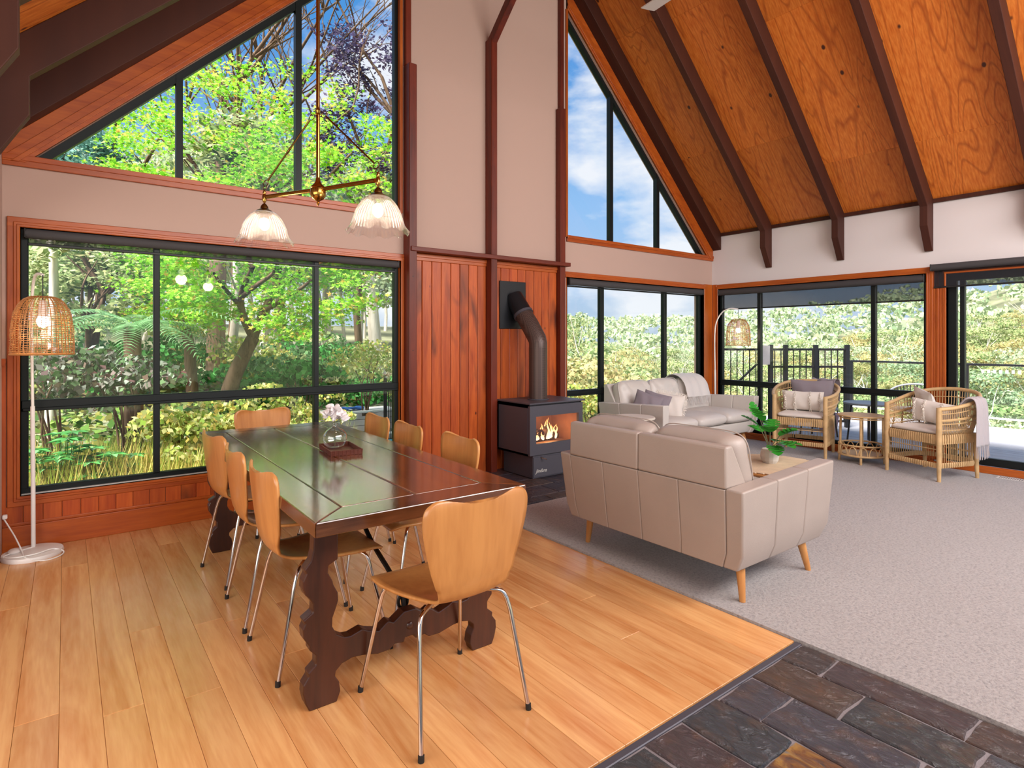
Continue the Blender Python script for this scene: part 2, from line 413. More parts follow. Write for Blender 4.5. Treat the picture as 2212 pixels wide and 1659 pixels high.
def thing(name, label, cat, loc=(0, 0, 0), rz=0, group=None):
    o = bpy.data.objects.new(name, None); COL.objects.link(o); o.empty_display_size = .1
    o.location = loc; o.rotation_euler = (0, 0, rz); return tag(o, label, cat, group)
def struct(name, label, cat='structure'):
    o = bpy.data.objects.new(name, None); COL.objects.link(o); o.empty_display_size = .1
    o['kind'] = 'structure'; o['label'] = label; o['category'] = cat; return o
def copy_tree(o, parent=None):
    c = o.copy(); COL.objects.link(c); c.parent = parent
    for ch in list(o.children): copy_tree(ch, c)
    return c
def interp(pts, t):
    # Catmull-Rom through pts, t in 0..1
    n = len(pts) - 1; x = t * n; i = min(int(x), n - 1); f = x - i
    p = [np.array(pts[max(0, min(n, i + k))], float) for k in (-1, 0, 1, 2)]
    return .5 * ((2 * p[1]) + (-p[0] + p[2]) * f + (2 * p[0] - 5 * p[1] + 4 * p[2] - p[3]) * f * f + (-p[0] + 3 * p[1] - 3 * p[2] + p[3]) * f ** 3)
def curve(pts, n): return [tuple(interp(pts, i / (n - 1))) for i in range(n)]
# ================================================================== ROOM SHELL
D, RX, LX, RID, SL, ZP = 4.95, 7.384, -.324, 3.53, .965, 2.86
def zc(x): return ZP + SL * (RX - x if x > RID else x - LX)
def mir(p): return [(2 * RID - x, z) for x, z in p]
rng = random.Random(7)

# ---- timber floor, every plank its own piece
floor = struct('floor', 'honey coloured timber plank floor of the dining area', 'floor')
MB().box(-5, 2.615, 1.325, D, -.12, -.021).o('subfloor', 'soil', floor)
xs = [2.614, 2.497, 2.366, 2.246, 2.13, 2.0, 1.87, 1.745]
while xs[-1] > -1.75: xs.append(xs[-1] - .126)
for a, b in zip(xs[1:], xs[:-1]):
    y = 1.33 - rng.uniform(0, 1.2)
    while y < D - .02:
        y1 = y + rng.uniform(1.3, 2.7)
        if D - y1 < .35: y1 = D
        y0, ye = max(y, 1.33), min(y1, D)
        if ye - y0 > .05:
            MB().chbox(a + .0005, b - .0005, y0 + .0006, ye - .0006, -.021, 0, .0013).o('plank', 'floor_oak', floor, fix=False)
        y = y1

# ---- carpet
carpet = tag(MB().box(2.617, RX, -3.5, 3.71, -.12, .012).box(4.76, RX, 3.71, D, -.12, .012).o('floor_carpet', 'carpet'), 'pale greige cut pile carpet of the lounge area', 'carpet', kind='structure')

# ---- slate: entry and hearth
def tile(x0, x1, y0, y1, parent, mat, zt, r):
    def j(): return r.uniform(-.006, .006)
    pts = []
    for (ax, ay, bx, by) in ((x0, y0, x1, y0), (x1, y0, x1, y1), (x1, y1, x0, y1), (x0, y1, x0, y0)):
        for t in (0.0, .33, .68):
            pts.append((ax + (bx - ax) * t + j(), ay + (by - ay) * t + j()))
    cx, cy = (x0 + x1) / 2, (y0 + y1) / 2; n = len(pts); dz = r.uniform(-.0025, .0025)
    ins = [(cx + (x - cx) * (1 - .008 / (x1 - x0)), cy + (y - cy) * (1 - .008 / (y1 - y0))) for x, y in pts]
    m = MB(); m.add([(x, y, -.05) for x, y in pts] + [(x, y, zt - .006 + dz) for x, y in pts] + [(x, y, zt + dz) for x, y in ins],
                    [(i, (i + 1) % n, n + (i + 1) % n, n + i) for i in range(n)] + [(n + i, n + (i + 1) % n, 2 * n + (i + 1) % n, 2 * n + i) for i in range(n)] + [tuple(range(2 * n, 3 * n))])
    return m.o('tile', mat, parent)
slate = tag(MB().box(-5, 2.612, -3.5, 1.322, -.12, -.006).o('floor_slate', 'grout'), 'dark riven slate paving of the entry', 'floor', kind='structure')
MB().chbox(.0, 2.612, 1.294, 1.3235, -.05, .0015, .003).o('edge_strip', 'black_steel', slate, fix=False)
r = random.Random(12); xx = 2.606; row = 0
while xx > .1:
    w = [.19, .225, .235, .22, .2, .24][row % 6]; y = 1.288; k = 0
    first = [.16, .33, .17, .30, .36, .2][row % 6]
    while y > -.6:
        L = first if k == 0 else r.uniform(.28, .5)
        cx_, cy_ = xx - w / 2, y - L / 2
        rust = abs(cx_ - 1.89) < .11 and y - L < .985 < y
        tile(xx - w + .013, xx, y - L + .010, y, slate, 'slate_rust' if rust else 'slate', .003, r)
        y -= L; k += 1
    xx -= w; row += 1
hearth = tag(MB().box(2.62, 4.755, 3.715, D, -.12, .004).o('floor_hearth', 'grout'), 'dark slate hearth under the wood stove', 'hearth', kind='structure')
y = 4.94; row = 0
while y > 3.75:
    w = min([.26, .3, .24, .28][row % 4], y - 3.722); x = 2.63 + (.1 if row % 2 else 0) * 0; first = [.3, .18, .34, .22][row % 4]; k = 0
    while x < 4.74:
        L = min(first if k == 0 else r.uniform(.26, .42), 4.748 - x)
        if 4.748 - x - L < .1: L = 4.748 - x
        tile(x, x + L - .01, y - w + .01, y, hearth, 'slate_rust' if r.random() < .15 else 'slate', .014, r)
        x += L; k += 1
    y -= w; row += 1

# ---- gable wall
hyp = [(-.182, 2.53), (2.47, 2.53 + SL * 2.652)]          # outer edge of the left triangular window
wb = MB(); Y0, Y1 = D, D + .14
def wp(poly): wb.prism(poly, Y0, Y1, 'y')
def wr(x0, x1, z0, z1): wp([(x0, z0), (x1, z0), (x1, z1), (x0, z1)])
wr(LX, 2.47, -.2, .345); wr(LX, -.235, .345, 2.085); wr(LX, 2.47, 2.085, 2.53)
wr(2.47, 4.55, -.2, 2.53); wr(4.55, RX, -.2, .12); wr(7.16, RX, .12, 2.07); wr(4.55, RX, 2.07, 2.53)
top = zc(2.47)
wp([(LX, 2.53), hyp[0], hyp[1], (2.47, top), (LX, ZP)])
h4 = 2.53 + SL * (2.652 - .04 + .0)
hr = mir(hyp); hr[1] = (4.55, 2.53 + SL * (hr[0][0] - 4.55))
wp([(RX, 2.53), (RX, ZP), (4.55, zc(4.55)), hr[1], hr[0]])
wp([(2.47, 2.53), (4.55, 2.53), (4.55, zc(4.55)), (RID, zc(RID)), (2.47, zc(2.47))])
wall_back = tag(wb.o('wall_back', 'paint_shaded'), 'cream gable wall with stove, posts and tall triangular windows', 'wall', kind='structure')
# ---- eave wall with window and sliding door
wm = MB()
wm.box(RX, RX + .14, 4.84, D + .14, -.2, 2.07).box(RX, RX + .14, 2.31, 4.84, -.2, .1).box(RX, RX + .14, 2.13, 2.31, -.2, 2.07)
wm.box(RX, RX + .14, -3.6, D + .14, 2.07, ZP + .05).box(RX, RX + .14, -.3, 2.13, -.2, .03).box(RX, RX + .14, -3.6, -.3, -.2, 2.07)
wall_right = tag(wm.o('wall_right', 'paint_lit'), 'cream eave wall in a brighter lit tone with lounge window and sliding door', 'wall', kind='structure')
wl = MB().box(LX - .14, LX, -3.6, D + .14, 2.15, ZP + .05).box(LX - .14, LX, 4.55, D + .14, -.2, 2.15)
wl.box(-5.0, LX - .02, -3.6, D + .14, 2.45, 2.6).box(-5.0, -4.86, -3.6, D + .14, -.2, 2.45).box(-5.0, LX - .14, D, D + .14, -.2, 2.45)  # unseen side room shell, added to keep direct sun off the floor
wall_left = tag(wl.o('wall_left', 'paint_shaded'), 'cream bulkhead wall above the side opening', 'wall', kind='structure')

# ---- roof with plywood sheets and rafters
cl = MB()
for sgn in (1, -1):
    p = [(RX + .5, zc(RX) - SL * .5 + .012), (RID, zc(RID) + .012), (RID, zc(RID) + .2), (RX + .5, zc(RX) - SL * .5 + .2)]
    cl.prism(p if sgn > 0 else mir(p), -3.6, D + .14, 'y')
ceiling = tag(cl.o('ceiling', 'plywood'), 'steep plywood lined cathedral ceiling with dark rafters', 'ceiling', kind='structure')
ry = [4.05 - .9 * i for i in range(9)]
tk = .012
edges = [D] + [y + .0375 for y in ry]
for sgn in (1, -1):
    for ya, yb in zip(edges[1:], edges[:-1]):
        x = RX; k = 0; ofs = rng.uniform(.2, 1.0)
        while x > RID + .01:
            x1 = max(RID, x - (ofs if k == 0 else 1.25)); k += 1
            if x1 - RID < .15: x1 = RID
            g_ = .0012
            p = [(x - g_, zc(x - g_)), (x1 + g_, zc(x1 + g_)), (x1 + g_, zc(x1 + g_) + tk), (x - g_, zc(x - g_) + tk)]
            MB().prism(p if sgn > 0 else mir(p), ya + .001, yb - .001, 'y').o('plywood_panel', 'plywood', ceiling)
            x = x1
dz = .275
raf = [(RX - .002, 2.305), (RX - .028, 2.305), (RX - .17, 2.56), (RX - .17, 2.765), (RID, 2.765 + SL * (RX - .17 - RID)), (RID, zc(RID) - .002), (RX - .002, ZP)]
for sgn in (1, -1):
    p = raf if sgn > 0 else mir(raf)
    me = None
    for y in ry:
        if me is None:
            o_ = MB().prism(p, 0, .075, 'y').o('rafter', 'rafter_wood', ceiling, bevel=.004); me = o_.data; o_.location.y = y
        else:
            o_ = obj('rafter', me, ceiling, (0, y, 0)); b_ = o_.modifiers.new('bevel', 'BEVEL'); b_.width = .004; b_.segments = 2
    # gable rafter and the stepped pine trim under it
    q = [(RX, ZP), (RID, zc(RID)), (RID, zc(RID) - .235), (RX, ZP - .235)]
    MB().prism(q if sgn > 0 else mir(q), D - .15, D - .001, 'y').o('rafter', 'rafter_wood', ceiling, bevel=.004)
    for i, y in enumerate(ry[:-1]):
        ya = y + .075; yb = (D - .15) if i == 0 else ry[i - 1]
        m_ = MB().box(RX - .03, RX - .001, ya, yb, 2.815, 2.858)
        if sgn < 0: m_.v = [(2 * RID - x, y_, z) for x, y_, z in m_.v]
        m_.o('plate_trim', 'rafter_wood', ceiling)
MB().box(RID - .06, RID + .06, -3.5, D, zc(RID) - .32, zc(RID) - .02).o('ridge_beam', 'rafter_wood', ceiling)

# ---- posts, rails, boards of the gable wall
def wpart(name, mat, x0, x1, y0, y1, z0, z1, c=.004): return MB().chbox(x0, x1, y0, y1, z0, z1, c).o(name, mat, wall_back, fix=False)
wpart('post', 'post_wood', 2.499, 2.58, 4.83, D, 0, 3.9, .006); wpart('post', 'post_wood', 2.499, 2.555, 4.895, D, 3.9, zc(2.5) - .2, .004)
wpart('post', 'post_wood', 3.426, 3.50, 4.836, D, 0, 4.42, .006)
wpart('post', 'post_wood', 4.389, 4.466, 4.865, D, 0, 3.95, .006); wpart('post', 'post_wood', 4.42, 4.475, 4.90, D, 3.95, zc(4.47) - .2, .004)
br = MB().chbox(3.43, 3.496, -.045, .045, 0, 2.3, .004).o('brace', 'post_wood', wall_back, fix=False)
br.location = (0, 4.875, 4.40); br.rotation_euler = (math.radians(48), 0, 0)
wpart('chair_rail', 'rail_wood', 2.515, 4.50, 4.815, D, 2.174, 2.216)
for a, b in ((2.58, 3.426), (3.50, 4.389)):
    MB().box(a, b, 4.925, D, 2.105, 2.174).box(a, b, 4.915, D, 2.135, 2.172).o('trim', 'trim_x', wall_back, bevel=.004)
    n = 8; w = (b - a) / n
    for i in range(n):
        wpart('board', 'panel_pine', a + i * w + .002, a + (i + 1) * w - .002, 4.93, D, 0.0, 2.108, .006)
for i in range(28):
    wpart('board', 'panel_pine', LX + .005 + i * .1 + .001, min(LX + .105 + i * .1 - .001, 2.499), 4.94, D, .17, .286, .003)
MB().box(LX, 2.499, 4.928, D, 0, .155).box(LX, 2.499, 4.934, D, .155, .176).o('baseboard', 'trim_x', wall_back, bevel=.004)
for i in range(3): wpart('bolt_plug', 'black_dark', [2.531, 3.455, 4.43][i], [2.545, 3.467, 4.442][i], [4.829, 4.835, 4.864][i], D, [1.93, 1.5, 1.35][i], [1.946, 1.515, 1.365][i], .004)
for i in range(3): wpart('bolt_plug', 'black_dark', [2.531, 3.455, 4.43][i], [2.545, 3.467, 4.442][i], [4.829, 4.835, 4.864][i], D, [1.25, 3.3, 2.75][i], [1.266, 3.315, 2.765][i], .004)
MB().box(LX, -.304, 4.93, D, .17, 1.19).box(LX, -.304, 4.915, D, 1.19, 1.236).o('dado_panel', 'panel_pine', wall_back)

# ================================================================== WINDOWS
def wmap(plane):
    if plane == 'y': return lambda a0, a1, d0, d1, z0, z1: (a0, a1, D + d0, D + d1, z0, z1)
    return lambda a0, a1, d0, d1, z0, z1: (RX + d0, RX + d1, a0, a1, z0, z1)
TX = {'y': 'trim_x', 'x': 'trim_pine'}
def casing(par, plane, a0, a1, z0, z1, sides='LRTB', w=.065):
    P = wmap(plane); st = [(0, w, .022), (-.0, .035, .028), (-.016, .016, .034)]
    for s_ in sides:
        m = MB()
        for k, (i0, ww, pr) in enumerate(((0, w, .018), (0, w * .52, .026), (0, w * .27, .020))):
            if k == 2: pr = .032
            if s_ == 'L': m.chbox(*P(a0 - ww, a0 + .001, -pr, .0, z0 - ww, z1 + ww), .004)
            if s_ == 'R': m.chbox(*P(a1 - .001, a1 + ww, -pr, .0, z0 - ww, z1 + ww), .004)
            if s_ == 'T': m.chbox(*P(a0 - ww, a1 + ww, -pr - .0005, .0, z1 - .001, z1 + ww), .004)
            if s_ == 'B': m.chbox(*P(a0 - ww, a1 + ww, -pr - .0005, .0, z0 - ww, z0 + .001), .004)
        m.o('casing', 'trim_z' if s_ in 'LR' else TX[plane], par, fix=False)
    m = MB()
    for q in (P(a0 - .012, a0, 0, .07, z0, z1), P(a1, a1 + .012, 0, .07, z0, z1), P(a0, a1, 0, .07, z1, z1 + .012)): m.box(*q)
    if 'B' in sides: m.box(*P(a0, a1, 0, .07, z0 - .012, z0))
    m.o('jamb', 'trim_z', par)
def window(name, label, plane, a0, a1, z0, z1, mull, rail, fw=.04, cat='window', sides='LRTB', mw=.04, bot=None):
    par = struct(name, label, cat); P = wmap(plane); d0, d1 = .03, .085
    bt = bot or fw
    def bar(nm, *q, mat='alu_dark'): return MB().chbox(*P(*q), .004).o(nm, mat, par, fix=False)
    bar('frame', a0, a0 + fw, d0, d1, z0, z1); bar('frame', a1 - fw, a1, d0, d1, z0, z1)
    bar('frame', a0, a1, d0 - .002, d1, z1 - fw, z1); bar('frame', a0, a1, d0 - .002, d1, z0, z0 + bt)
    for q in mull: bar('mullion', q - mw / 2, q + mw / 2, d0 - .004, d1, z0 + bt, z1 - fw)
    if rail:
        bar('transom', a0 + .005, a1 - .005, d0 - .01, d1, rail[0], rail[1]); bar('transom_lip', a0 + .01, a1 - .01, d0 - .018, d0, rail[0], rail[0] + .022)
    cuts = [a0 + fw] + sorted(x for q in mull for x in (q - mw / 2, q + mw / 2)) + [a1 - fw]
    zs = [(z0 + bt, rail[0]), (rail[1], z1 - fw)] if rail else [(z0 + bt, z1 - fw)]
    for i in range(0, len(cuts), 2):
        for (za, zb) in zs: MB().box(*P(cuts[i] - .005, cuts[i + 1] + .005, .058, .062, za - .005, zb + .005)).o('pane', 'window_glass', par)
    if sides: casing(par, plane, a0, a1, z0, z1, sides)
    return par
w1 = window('window_1', 'wide garden window with dark frames behind the dining table', 'y', -.235, 2.465, .345, 2.085, [.53, 1.70], (.889, .959))
MB().box(-.23, 2.46, 4.955, 4.985, .346, .352).o('sill_strip', 'alu_line', w1)
w4 = window('window_4', 'corner window in the gable wall behind the far sofa', 'y', 4.56, 7.16, .12, 2.07, [5.17, 6.37], (.70, .767), sides='RT', mw=.06)
w5 = window('window_5', 'wide lounge window looking onto the deck and fence', 'x', 2.31, 4.84, .1, 2.07, [2.85, 4.25], (.715, .79), sides='LRTB', mw=.05)
d1_ = window('door_1', 'dark framed glass sliding door to the deck', 'x', -.3, 2.13, .08, 2.05, [2.005, .9], None, fw=.075, cat='door', sides='RT', mw=.042, bot=.078)
MB().chbox(RX - .03, RX + .02, -.3, 2.2, .012, .08, .004).o('sill', 'trim_pine', d1_, fix=False)
MB().chbox(RX - .026, RX, 2.2, 4.88, .012, .06, .004).o('sill', 'trim_pine', w5, fix=False)
m = MB()
for k in range(4): m.chbox(RX - .02 - .006 * (k % 2), RX, 2.135 + k * .028 + .03, 2.135 + (k + 1) * .028 + .029, .08, 2.1, .004)
m.o('cover_board', 'trim_z', wall_right, fix=False)
MB().chbox(RX - .02, RX, 4.86, 4.93, .06, 2.14, .004).o('cover_board', 'trim_z', wall_right, fix=False)
MB().chbox(7.18, RX - .02, D - .02, D, .06, 2.14, .004).o('cover_board', 'trim_z', wall_right, fix=False)

def tri_window(name, label, flip, mulls):
    par = struct(name, label, 'window')
    T = (lambda p: [(2 * RID - x, z) for x, z in p]) if flip else (lambda p: p)
    xr = 2.47 if not flip else 2 * RID - 4.55
    zb = 2.53; x0 = -.182
    def hz(x, off): return zb + SL * (x - x0) - off            # vertical offset below the opening edge
    def pr(nm, poly, y0, y1, mat, **k): return MB().prism(T(poly), y0, y1, 'y').o(nm, mat, par, **k)
    f = .05; hv = f * 1.39
    pr('frame', [(x0, zb), (xr, hz(xr, 0)), (xr, hz(xr, hv)), (x0 + hv / SL, zb)], D + .03, D + .085, 'alu_dark')
    pr('frame', [(x0, zb), (xr, zb), (xr, zb + .022), (x0 + .02, zb + .022)], D + .03, D + .085, 'alu_dark')
    pr('frame', [(xr - .045, zb), (xr, zb), (xr, hz(xr, 0)), (xr - .045, hz(xr - .045, 0))], D + .03, D + .085, 'alu_dark')
    for q, w in mulls: pr('mullion', [(q - w / 2, zb), (q + w / 2, zb), (q + w / 2, hz(q + w / 2, 0)), (q - w / 2, hz(q - w / 2, 0))], D + .026, D + .085, 'alu_dark')
    pr('pane', [(x0 + .03, zb + .01), (xr - .02, zb + .01), (xr - .02, hz(xr - .02, .03))], D + .058, D + .062, 'window_glass')
    # pine casing: along the slope (three steps) and along the bottom
    gap = ZP - .235 - (zb + SL * (LX - x0))                       # from the rafter to the opening
    e = LX
    for a, b, pj in ((0, gap, .02), (gap * .42, gap, .028), (gap * .7, gap * .86, .036)):
        zu, zl = ZP - .235 - a, ZP - .235 - b; zm = 2.505
        lo = [(e, zl)] if zl > zm else [(e + (zm - zl) / SL, zm), (e, zm)]
        pr('casing', [(e, zu) if zu > zm else (e + (zm - zu) / SL, zm), (xr, zu + SL * (xr - e)), (xr, zl + SL * (xr - e))] + (lo if zu > zm else lo[:1]), D - pj, D, 'trim_x', bevel=.003)
    pr('casing', [(e, 2.478), (xr, 2.478), (xr, 2.545), (x0 - .01, 2.545), (e, 2.545)], D - .024, D, 'trim_x', bevel=.003)
    pr('casing', [(e, 2.515), (xr, 2.515), (xr, 2.55), (e, 2.55)], D - .032, D + .0, 'trim_x', bevel=.003)
    pr('jamb', [(x0, zb), (xr, zb), (xr, zb + .008), (x0, zb + .008)], D, D + .03, 'trim_x')
    pr('jamb', [(xr - .012, zb), (xr + .015, zb), (xr + .015, hz(xr, 0)), (xr - .012, hz(xr, 0))], D - .02, D + .03, 'trim_z')
tri_window('window_2', 'triangular gable window high above the garden window', False, [(.675, .045), (1.55, .05)])
tri_window('window_3', 'triangular gable window high above the far sofa', True, [(2 * RID - 5.33, .055), (2 * RID - 6.215, .055)])

# ---- roller blinds
def blind(label, plane, a0, a1, zr, rad, d, zbar, dense=False, roll_mat='roller_fabric'):
    t = thing('roller_blind', label, 'blind'); P = wmap(plane)
    ax = (lambda a: (a, D + d, zr)) if plane == 'y' else (lambda a: (RX + d, a, zr))
    t.location = ax((a0 + a1) / 2); L = Vector(t.location)
    def loc(mb): mb.v = [tuple(Vector(v) - L) for v in mb.v]; return mb
    loc(MB().tube([ax(a0), ax(a1)], rad, 20)).o('roller', roll_mat, t, smooth=True)
    if zbar < zr - rad - .01:
        loc(MB().box(*P(a0 + .015, a1 - .015, d + rad - .004, d + rad - .002, zbar, zr))).o('fabric', 'screen_fabric', t)
    loc(MB().chbox(*P(a0 + .012, a1 - .012, d + rad - .012, d + rad + .006, zbar - .009, zbar + .009), .003)).o('bottom_bar', 'black_dark', t, fix=False)
    for a in (a0 - .006, a1 - .006): loc(MB().chbox(*P(a, a + .012, d - rad, d + rad, zr - rad, zr + rad), .004)).o('bracket', 'black_dark', t, fix=False)
    return t
blind('charcoal roller blind pulled up at the top of the garden window', 'y', -.21, 2.44, 2.05, .032, .0, 1.985)
blind('charcoal roller blind fully rolled up above the far sofa', 'y', 4.58, 7.13, 2.022, .04, .0, 1.975)
blind('charcoal screen blind lowered a little over the lounge window', 'x', 2.33, 4.82, 2.02, .042, .0, 1.785)
blind('charcoal screen blind on a fat roller over the sliding door', 'x', -.5, 2.25, 2.12, .036, -.06, 1.912)
# ================================================================== DINING CHAIRS
def make_chair():
    t = thing('dining_chair', '', 'chair', group='plywood chairs around the dining table')
    cy = [(-.262, .826), (-.261, .82), (-.26, .806), (-.258, .78), (-.254, .73), (-.248, .66), (-.241, .59), (-.232, .53), (-.212, .48), (-.168, .452), (-.1, .441), (0, .438), (.1, .443), (.17, .447), (.206, .44), (.22, .43), (.226, .42)]
    hw = [.165, .188, .205, .214, .212, .197, .177, .157, .140, .130, .144, .178, .205, .208, .196, .178, .15]
    def fn(u, v):
        y, z = interp(cy, v); w = interp([(a,) for a in hw], v)[0]; s_ = 2 * u - 1
        back = max(0, min(1, (z - .46) / .12)) if v < .5 else 0
        x = s_ * w
        y += back * .030 * (s_ * s_ - .3)
        z -= .016 * (1 - min(1, abs(s_) / .8) ** 2) * max(0, 1 - v / .3)
        if v > .45: z += .012 * s_ * s_ * (1 - (v - .45) / .55) - .0
        return (x, y, z)
    MB().grid(fn, 19, 58).o('shell', 'birch', t, smooth=True, fix=False, sharp=0, solid=.011, rim='oak_leg')
    for sx in (-1, 1):
        for sy in (-1, 1):
            if sy < 0: pts = [(sx * .06, -.07, .428), (sx * .15, -.13, .424), (sx * .178, -.152, .405), (sx * .19, -.17, .35), (sx * .222, -.24, .006)]
            else: pts = [(sx * .06, .07, .428), (sx * .14, .13, .424), (sx * .168, .152, .405), (sx * .18, .165, .35), (sx * .226, .238, .006)]
            lg = MB().tube([pts[0]] + curve(pts[:4], 9)[1:] + [pts[4]], .0085, 10).o('leg', 'chrome', t, smooth=True)
            p = pts[4]; MB().tube([(p[0], p[1], 0), (p[0] * .995, p[1] * .995, .022)], .0105, 10).o('foot_cap', 'rubber', lg, smooth=True)
    MB().chbox(-.09, .09, -.09, .09, .421, .43, .004).o('mount_plate', 'iron', t, fix=False)
    return t
ch0 = make_chair()
CH = [((1.131, 1.915), .0, 'birch plywood chair at the near end of the table, seen from behind'),
      ((.90, 2.60), -PI / 2, 'birch plywood chair on the window side, nearest the camera of that row'),
      ((.905, 3.12), -PI / 2 - .03, 'birch plywood chair in the middle of the row on the window side'),
      ((.91, 3.71), -PI / 2 + .10, 'birch plywood chair on the window side, farthest of that row'),
      ((1.235, 4.50), PI + .12, 'birch plywood chair at the far end of the table against the garden window'),
      ((1.50, 2.775), PI / 2 - .06, 'birch plywood chair on the stove side, nearest the camera of that row'),
      ((1.49, 3.37), PI / 2 - .06, 'birch plywood chair in the middle of the row on the stove side'),
      ((1.505, 3.865), PI / 2 - .04, 'birch plywood chair on the stove side, farthest of that row')]
for i, (p, a, lb) in enumerate(CH):
    c = ch0 if i == 0 else copy_tree(ch0)
    c.location = (p[0], p[1], 0); c.rotation_euler = (0, 0, a); c['label'] = lb

# ================================================================== DINING TABLE
tb = thing('dining_table', 'long dark timber refectory table with carved trestle legs', 'table', (1.128, 3.145, 0), math.radians(-1.0))
ZT = .745; hx, hy = .445, 1.2; ew = .14; tz = ZT - .052
def board(poly, mat, nm='board'): return MB().prism(poly, tz, ZT, 'z').o(nm, mat, tb, bevel=.004)
gx = .0015
board([(-hx, -hy), (-hx + ew - gx, -hy + ew + gx), (-hx + ew - gx, hy - ew - gx), (-hx, hy)], 'slab_top')
board([(hx, -hy), (hx, hy), (hx - ew + gx, hy - ew - gx), (hx - ew + gx, -hy + ew + gx)], 'slab_top')
board([(-hx + .002, -hy), (hx - .002, -hy), (hx - ew, -hy + ew - gx), (-hx + ew, -hy + ew - gx)], 'slab_end')
board([(-hx + .002, hy), (-hx + ew, hy - ew + gx), (hx - ew, hy - ew + gx), (hx - .002, hy)], 'slab_end')
board([(-hx + ew + gx, -hy + ew + gx), (-.008, -hy + ew + gx), (-.008, hy - ew - gx), (-hx + ew + gx, hy - ew - gx)], 'slab_top')
board([(.0, -hy + ew + gx), (hx - ew - gx, -hy + ew + gx), (hx - ew - gx, hy - ew - gx), (.0, hy - ew - gx)], 'slab_top')
MB().box(-.008, .0, -hy + ew, hy - ew, tz, ZT - .004).o('joint_strip', 'slab_top', tb)
outL = [(.737, .70), (.734, .583), (.725, .548), (.702, .521), (.709, .505), (.697, .48), (.696, .453), (.706, .427), (.72, .411), (.734, .387), (.733, .359), (.697, .337), (.705, .323), (.696, .305), (.699, .271), (.72, .237), (.72, .223), (.744, .197), (.744, .164), (.716, .141), (.718, .126), (.699, .1), (.697, .069), (.706, .03), (.72, .0)]
botL = [(.822, .0), (.836, .036), (.831, .072), (.816, .096), (.818, .115), (.841, .136), (.881, .146), (.922, .142), (.986, .127), (1.035, .128), (1.057, .144), (1.097, .139), (1.103, .156)]
inL = [(1.097, .262), (1.052, .232), (1.03, .244), (1.018, .237), (.991, .216), (.943, .232), (.922, .244), (.886, .234), (.876, .231), (.851, .234), (.821, .253), (.805, .286), (.806, .319), (.821, .358), (.828, .38), (.826, .409), (.809, .442), (.806, .457), (.789, .49), (.791, .518), (.826, .534), (.827, .70)]
half = lambda L: [(x - 1.123, z) for x, z in L]
A, B, Cc = half(outL), half(botL), half(inL)
mr = lambda L: [(-x, z) for x, z in L[::-1]]
prof = A + B + mr(B) + mr(A) + mr(Cc) + Cc
for sy in (-1, 1):
    y0 = -1.005 if sy < 0 else .955
    tr = MB().prism([(x, z) for x, z in prof], y0, y0 + .05, 'y').o('trestle', 'trestle_wood', tb, bevel=.004)
    MB().sphere((0, y0 if sy < 0 else y0 + .05, .20), (.016, .008, .016)).o('boss', 'trestle_wood', tr, smooth=True)
    MB().chbox(-.40, .40, y0 - .01, y0 + .06, .655, tz - .001, .006).o('cleat', 'trestle_wood', tb, fix=False)
    pts = [(0, sy * .95, .24), (0, sy * .93, .30), (0, sy * .8, .36), (0, sy * .6, .44), (0, sy * .35, .60), (0, sy * .2, .66), (0, sy * .05, .685)]
    MB().tube(curve(pts, 26), .011, 8).o('iron_stretcher', 'iron', tb, smooth=True)
    MB().tube([(.02 * math.cos(a), sy * .94, .275 + .03 * math.sin(a)) for a in [i * PI / 8 for i in range(16)]], .007, 6, closed=True).o('iron_ring', 'iron', tb, smooth=True)
for s_ in (-1, 1):
    pf = [(-1.0, tz), (-.72, tz), (-.75, .66), (-.80, .655), (-.82, .63), (-.9, .615), (-1.0, .62)]
    for e in (-1, 1): MB().prism([(y * -e, z) for y, z in pf], s_ * .36 - .012, s_ * .36 + .012, 'x').o('bracket', 'trestle_wood', tb, bevel=.003)

# ---- tray, vase, flower
tr = thing('wicker_tray', 'small dark brown wicker tray on the dining table', 'tray', (1.20, 3.13, ZT), math.radians(-7))
tr.scale = (.92, .92, .92)
MB().chbox(-.088, .088, -.145, .145, 0, .006, .002).o('base', 'wicker_brown', tr, fix=False)
for k in range(5):
    z = .006 + k * .0055; e = .0033
    MB().tube([(sx * .088, sy * .145, z) for sx, sy in ((-1, -1), (1, -1), (1, 1), (-1, 1))], e, 6, closed=True).o('wicker_strand', 'wicker_brown', tr, smooth=True)
m = MB()
for k in range(14):
    for sx in (-1, 1): m.tube([(sx * .088, -.145 + .29 * k / 13, 0), (sx * .091, -.145 + .29 * k / 13, .031)], .0032, 5)
for k in range(9):
    for sy in (-1, 1): m.tube([(-.088 + .176 * k / 8, sy * .145, 0), (-.088 + .176 * k / 8, sy * .148, .031)], .0032, 5)
m.o('wicker_stakes', 'wicker_brown', tr, smooth=True, kind='stuff')
MB().lathe([(.001, .0065), (.045, .0065), (.045, .011), (.001, .011)], 24, (.0, -.07, 0)).o('coaster', 'wicker_brown', tr, smooth=True)
va = thing('glass_vase', 'round clear glass bottle vase on the wicker tray', 'vase', (1.195, 3.20, ZT + .0115))
MB().lathe([(.002, .0), (.04, .0), (.058, .018), (.066, .05), (.062, .075), (.045, .098), (.02, .112), (.014, .12), (.014, .135), (.022, .139)], 36).o('body', 'vase_glass', va, smooth=True, fix=False, sharp=0)
fl = thing('orchid_stem', 'white silk orchid stem standing in the glass vase', 'flower', (1.195, 3.20, ZT + .013))
fl.scale = (1, 1, .93)
MB().tube(curve([(.0, .0, .0), (.004, .003, .07), (-.002, 0, .13), (.0, 0, .17), (-.012, .012, .205)], 14), .0022, 6).o('stem', 'stem_green', fl, smooth=True)
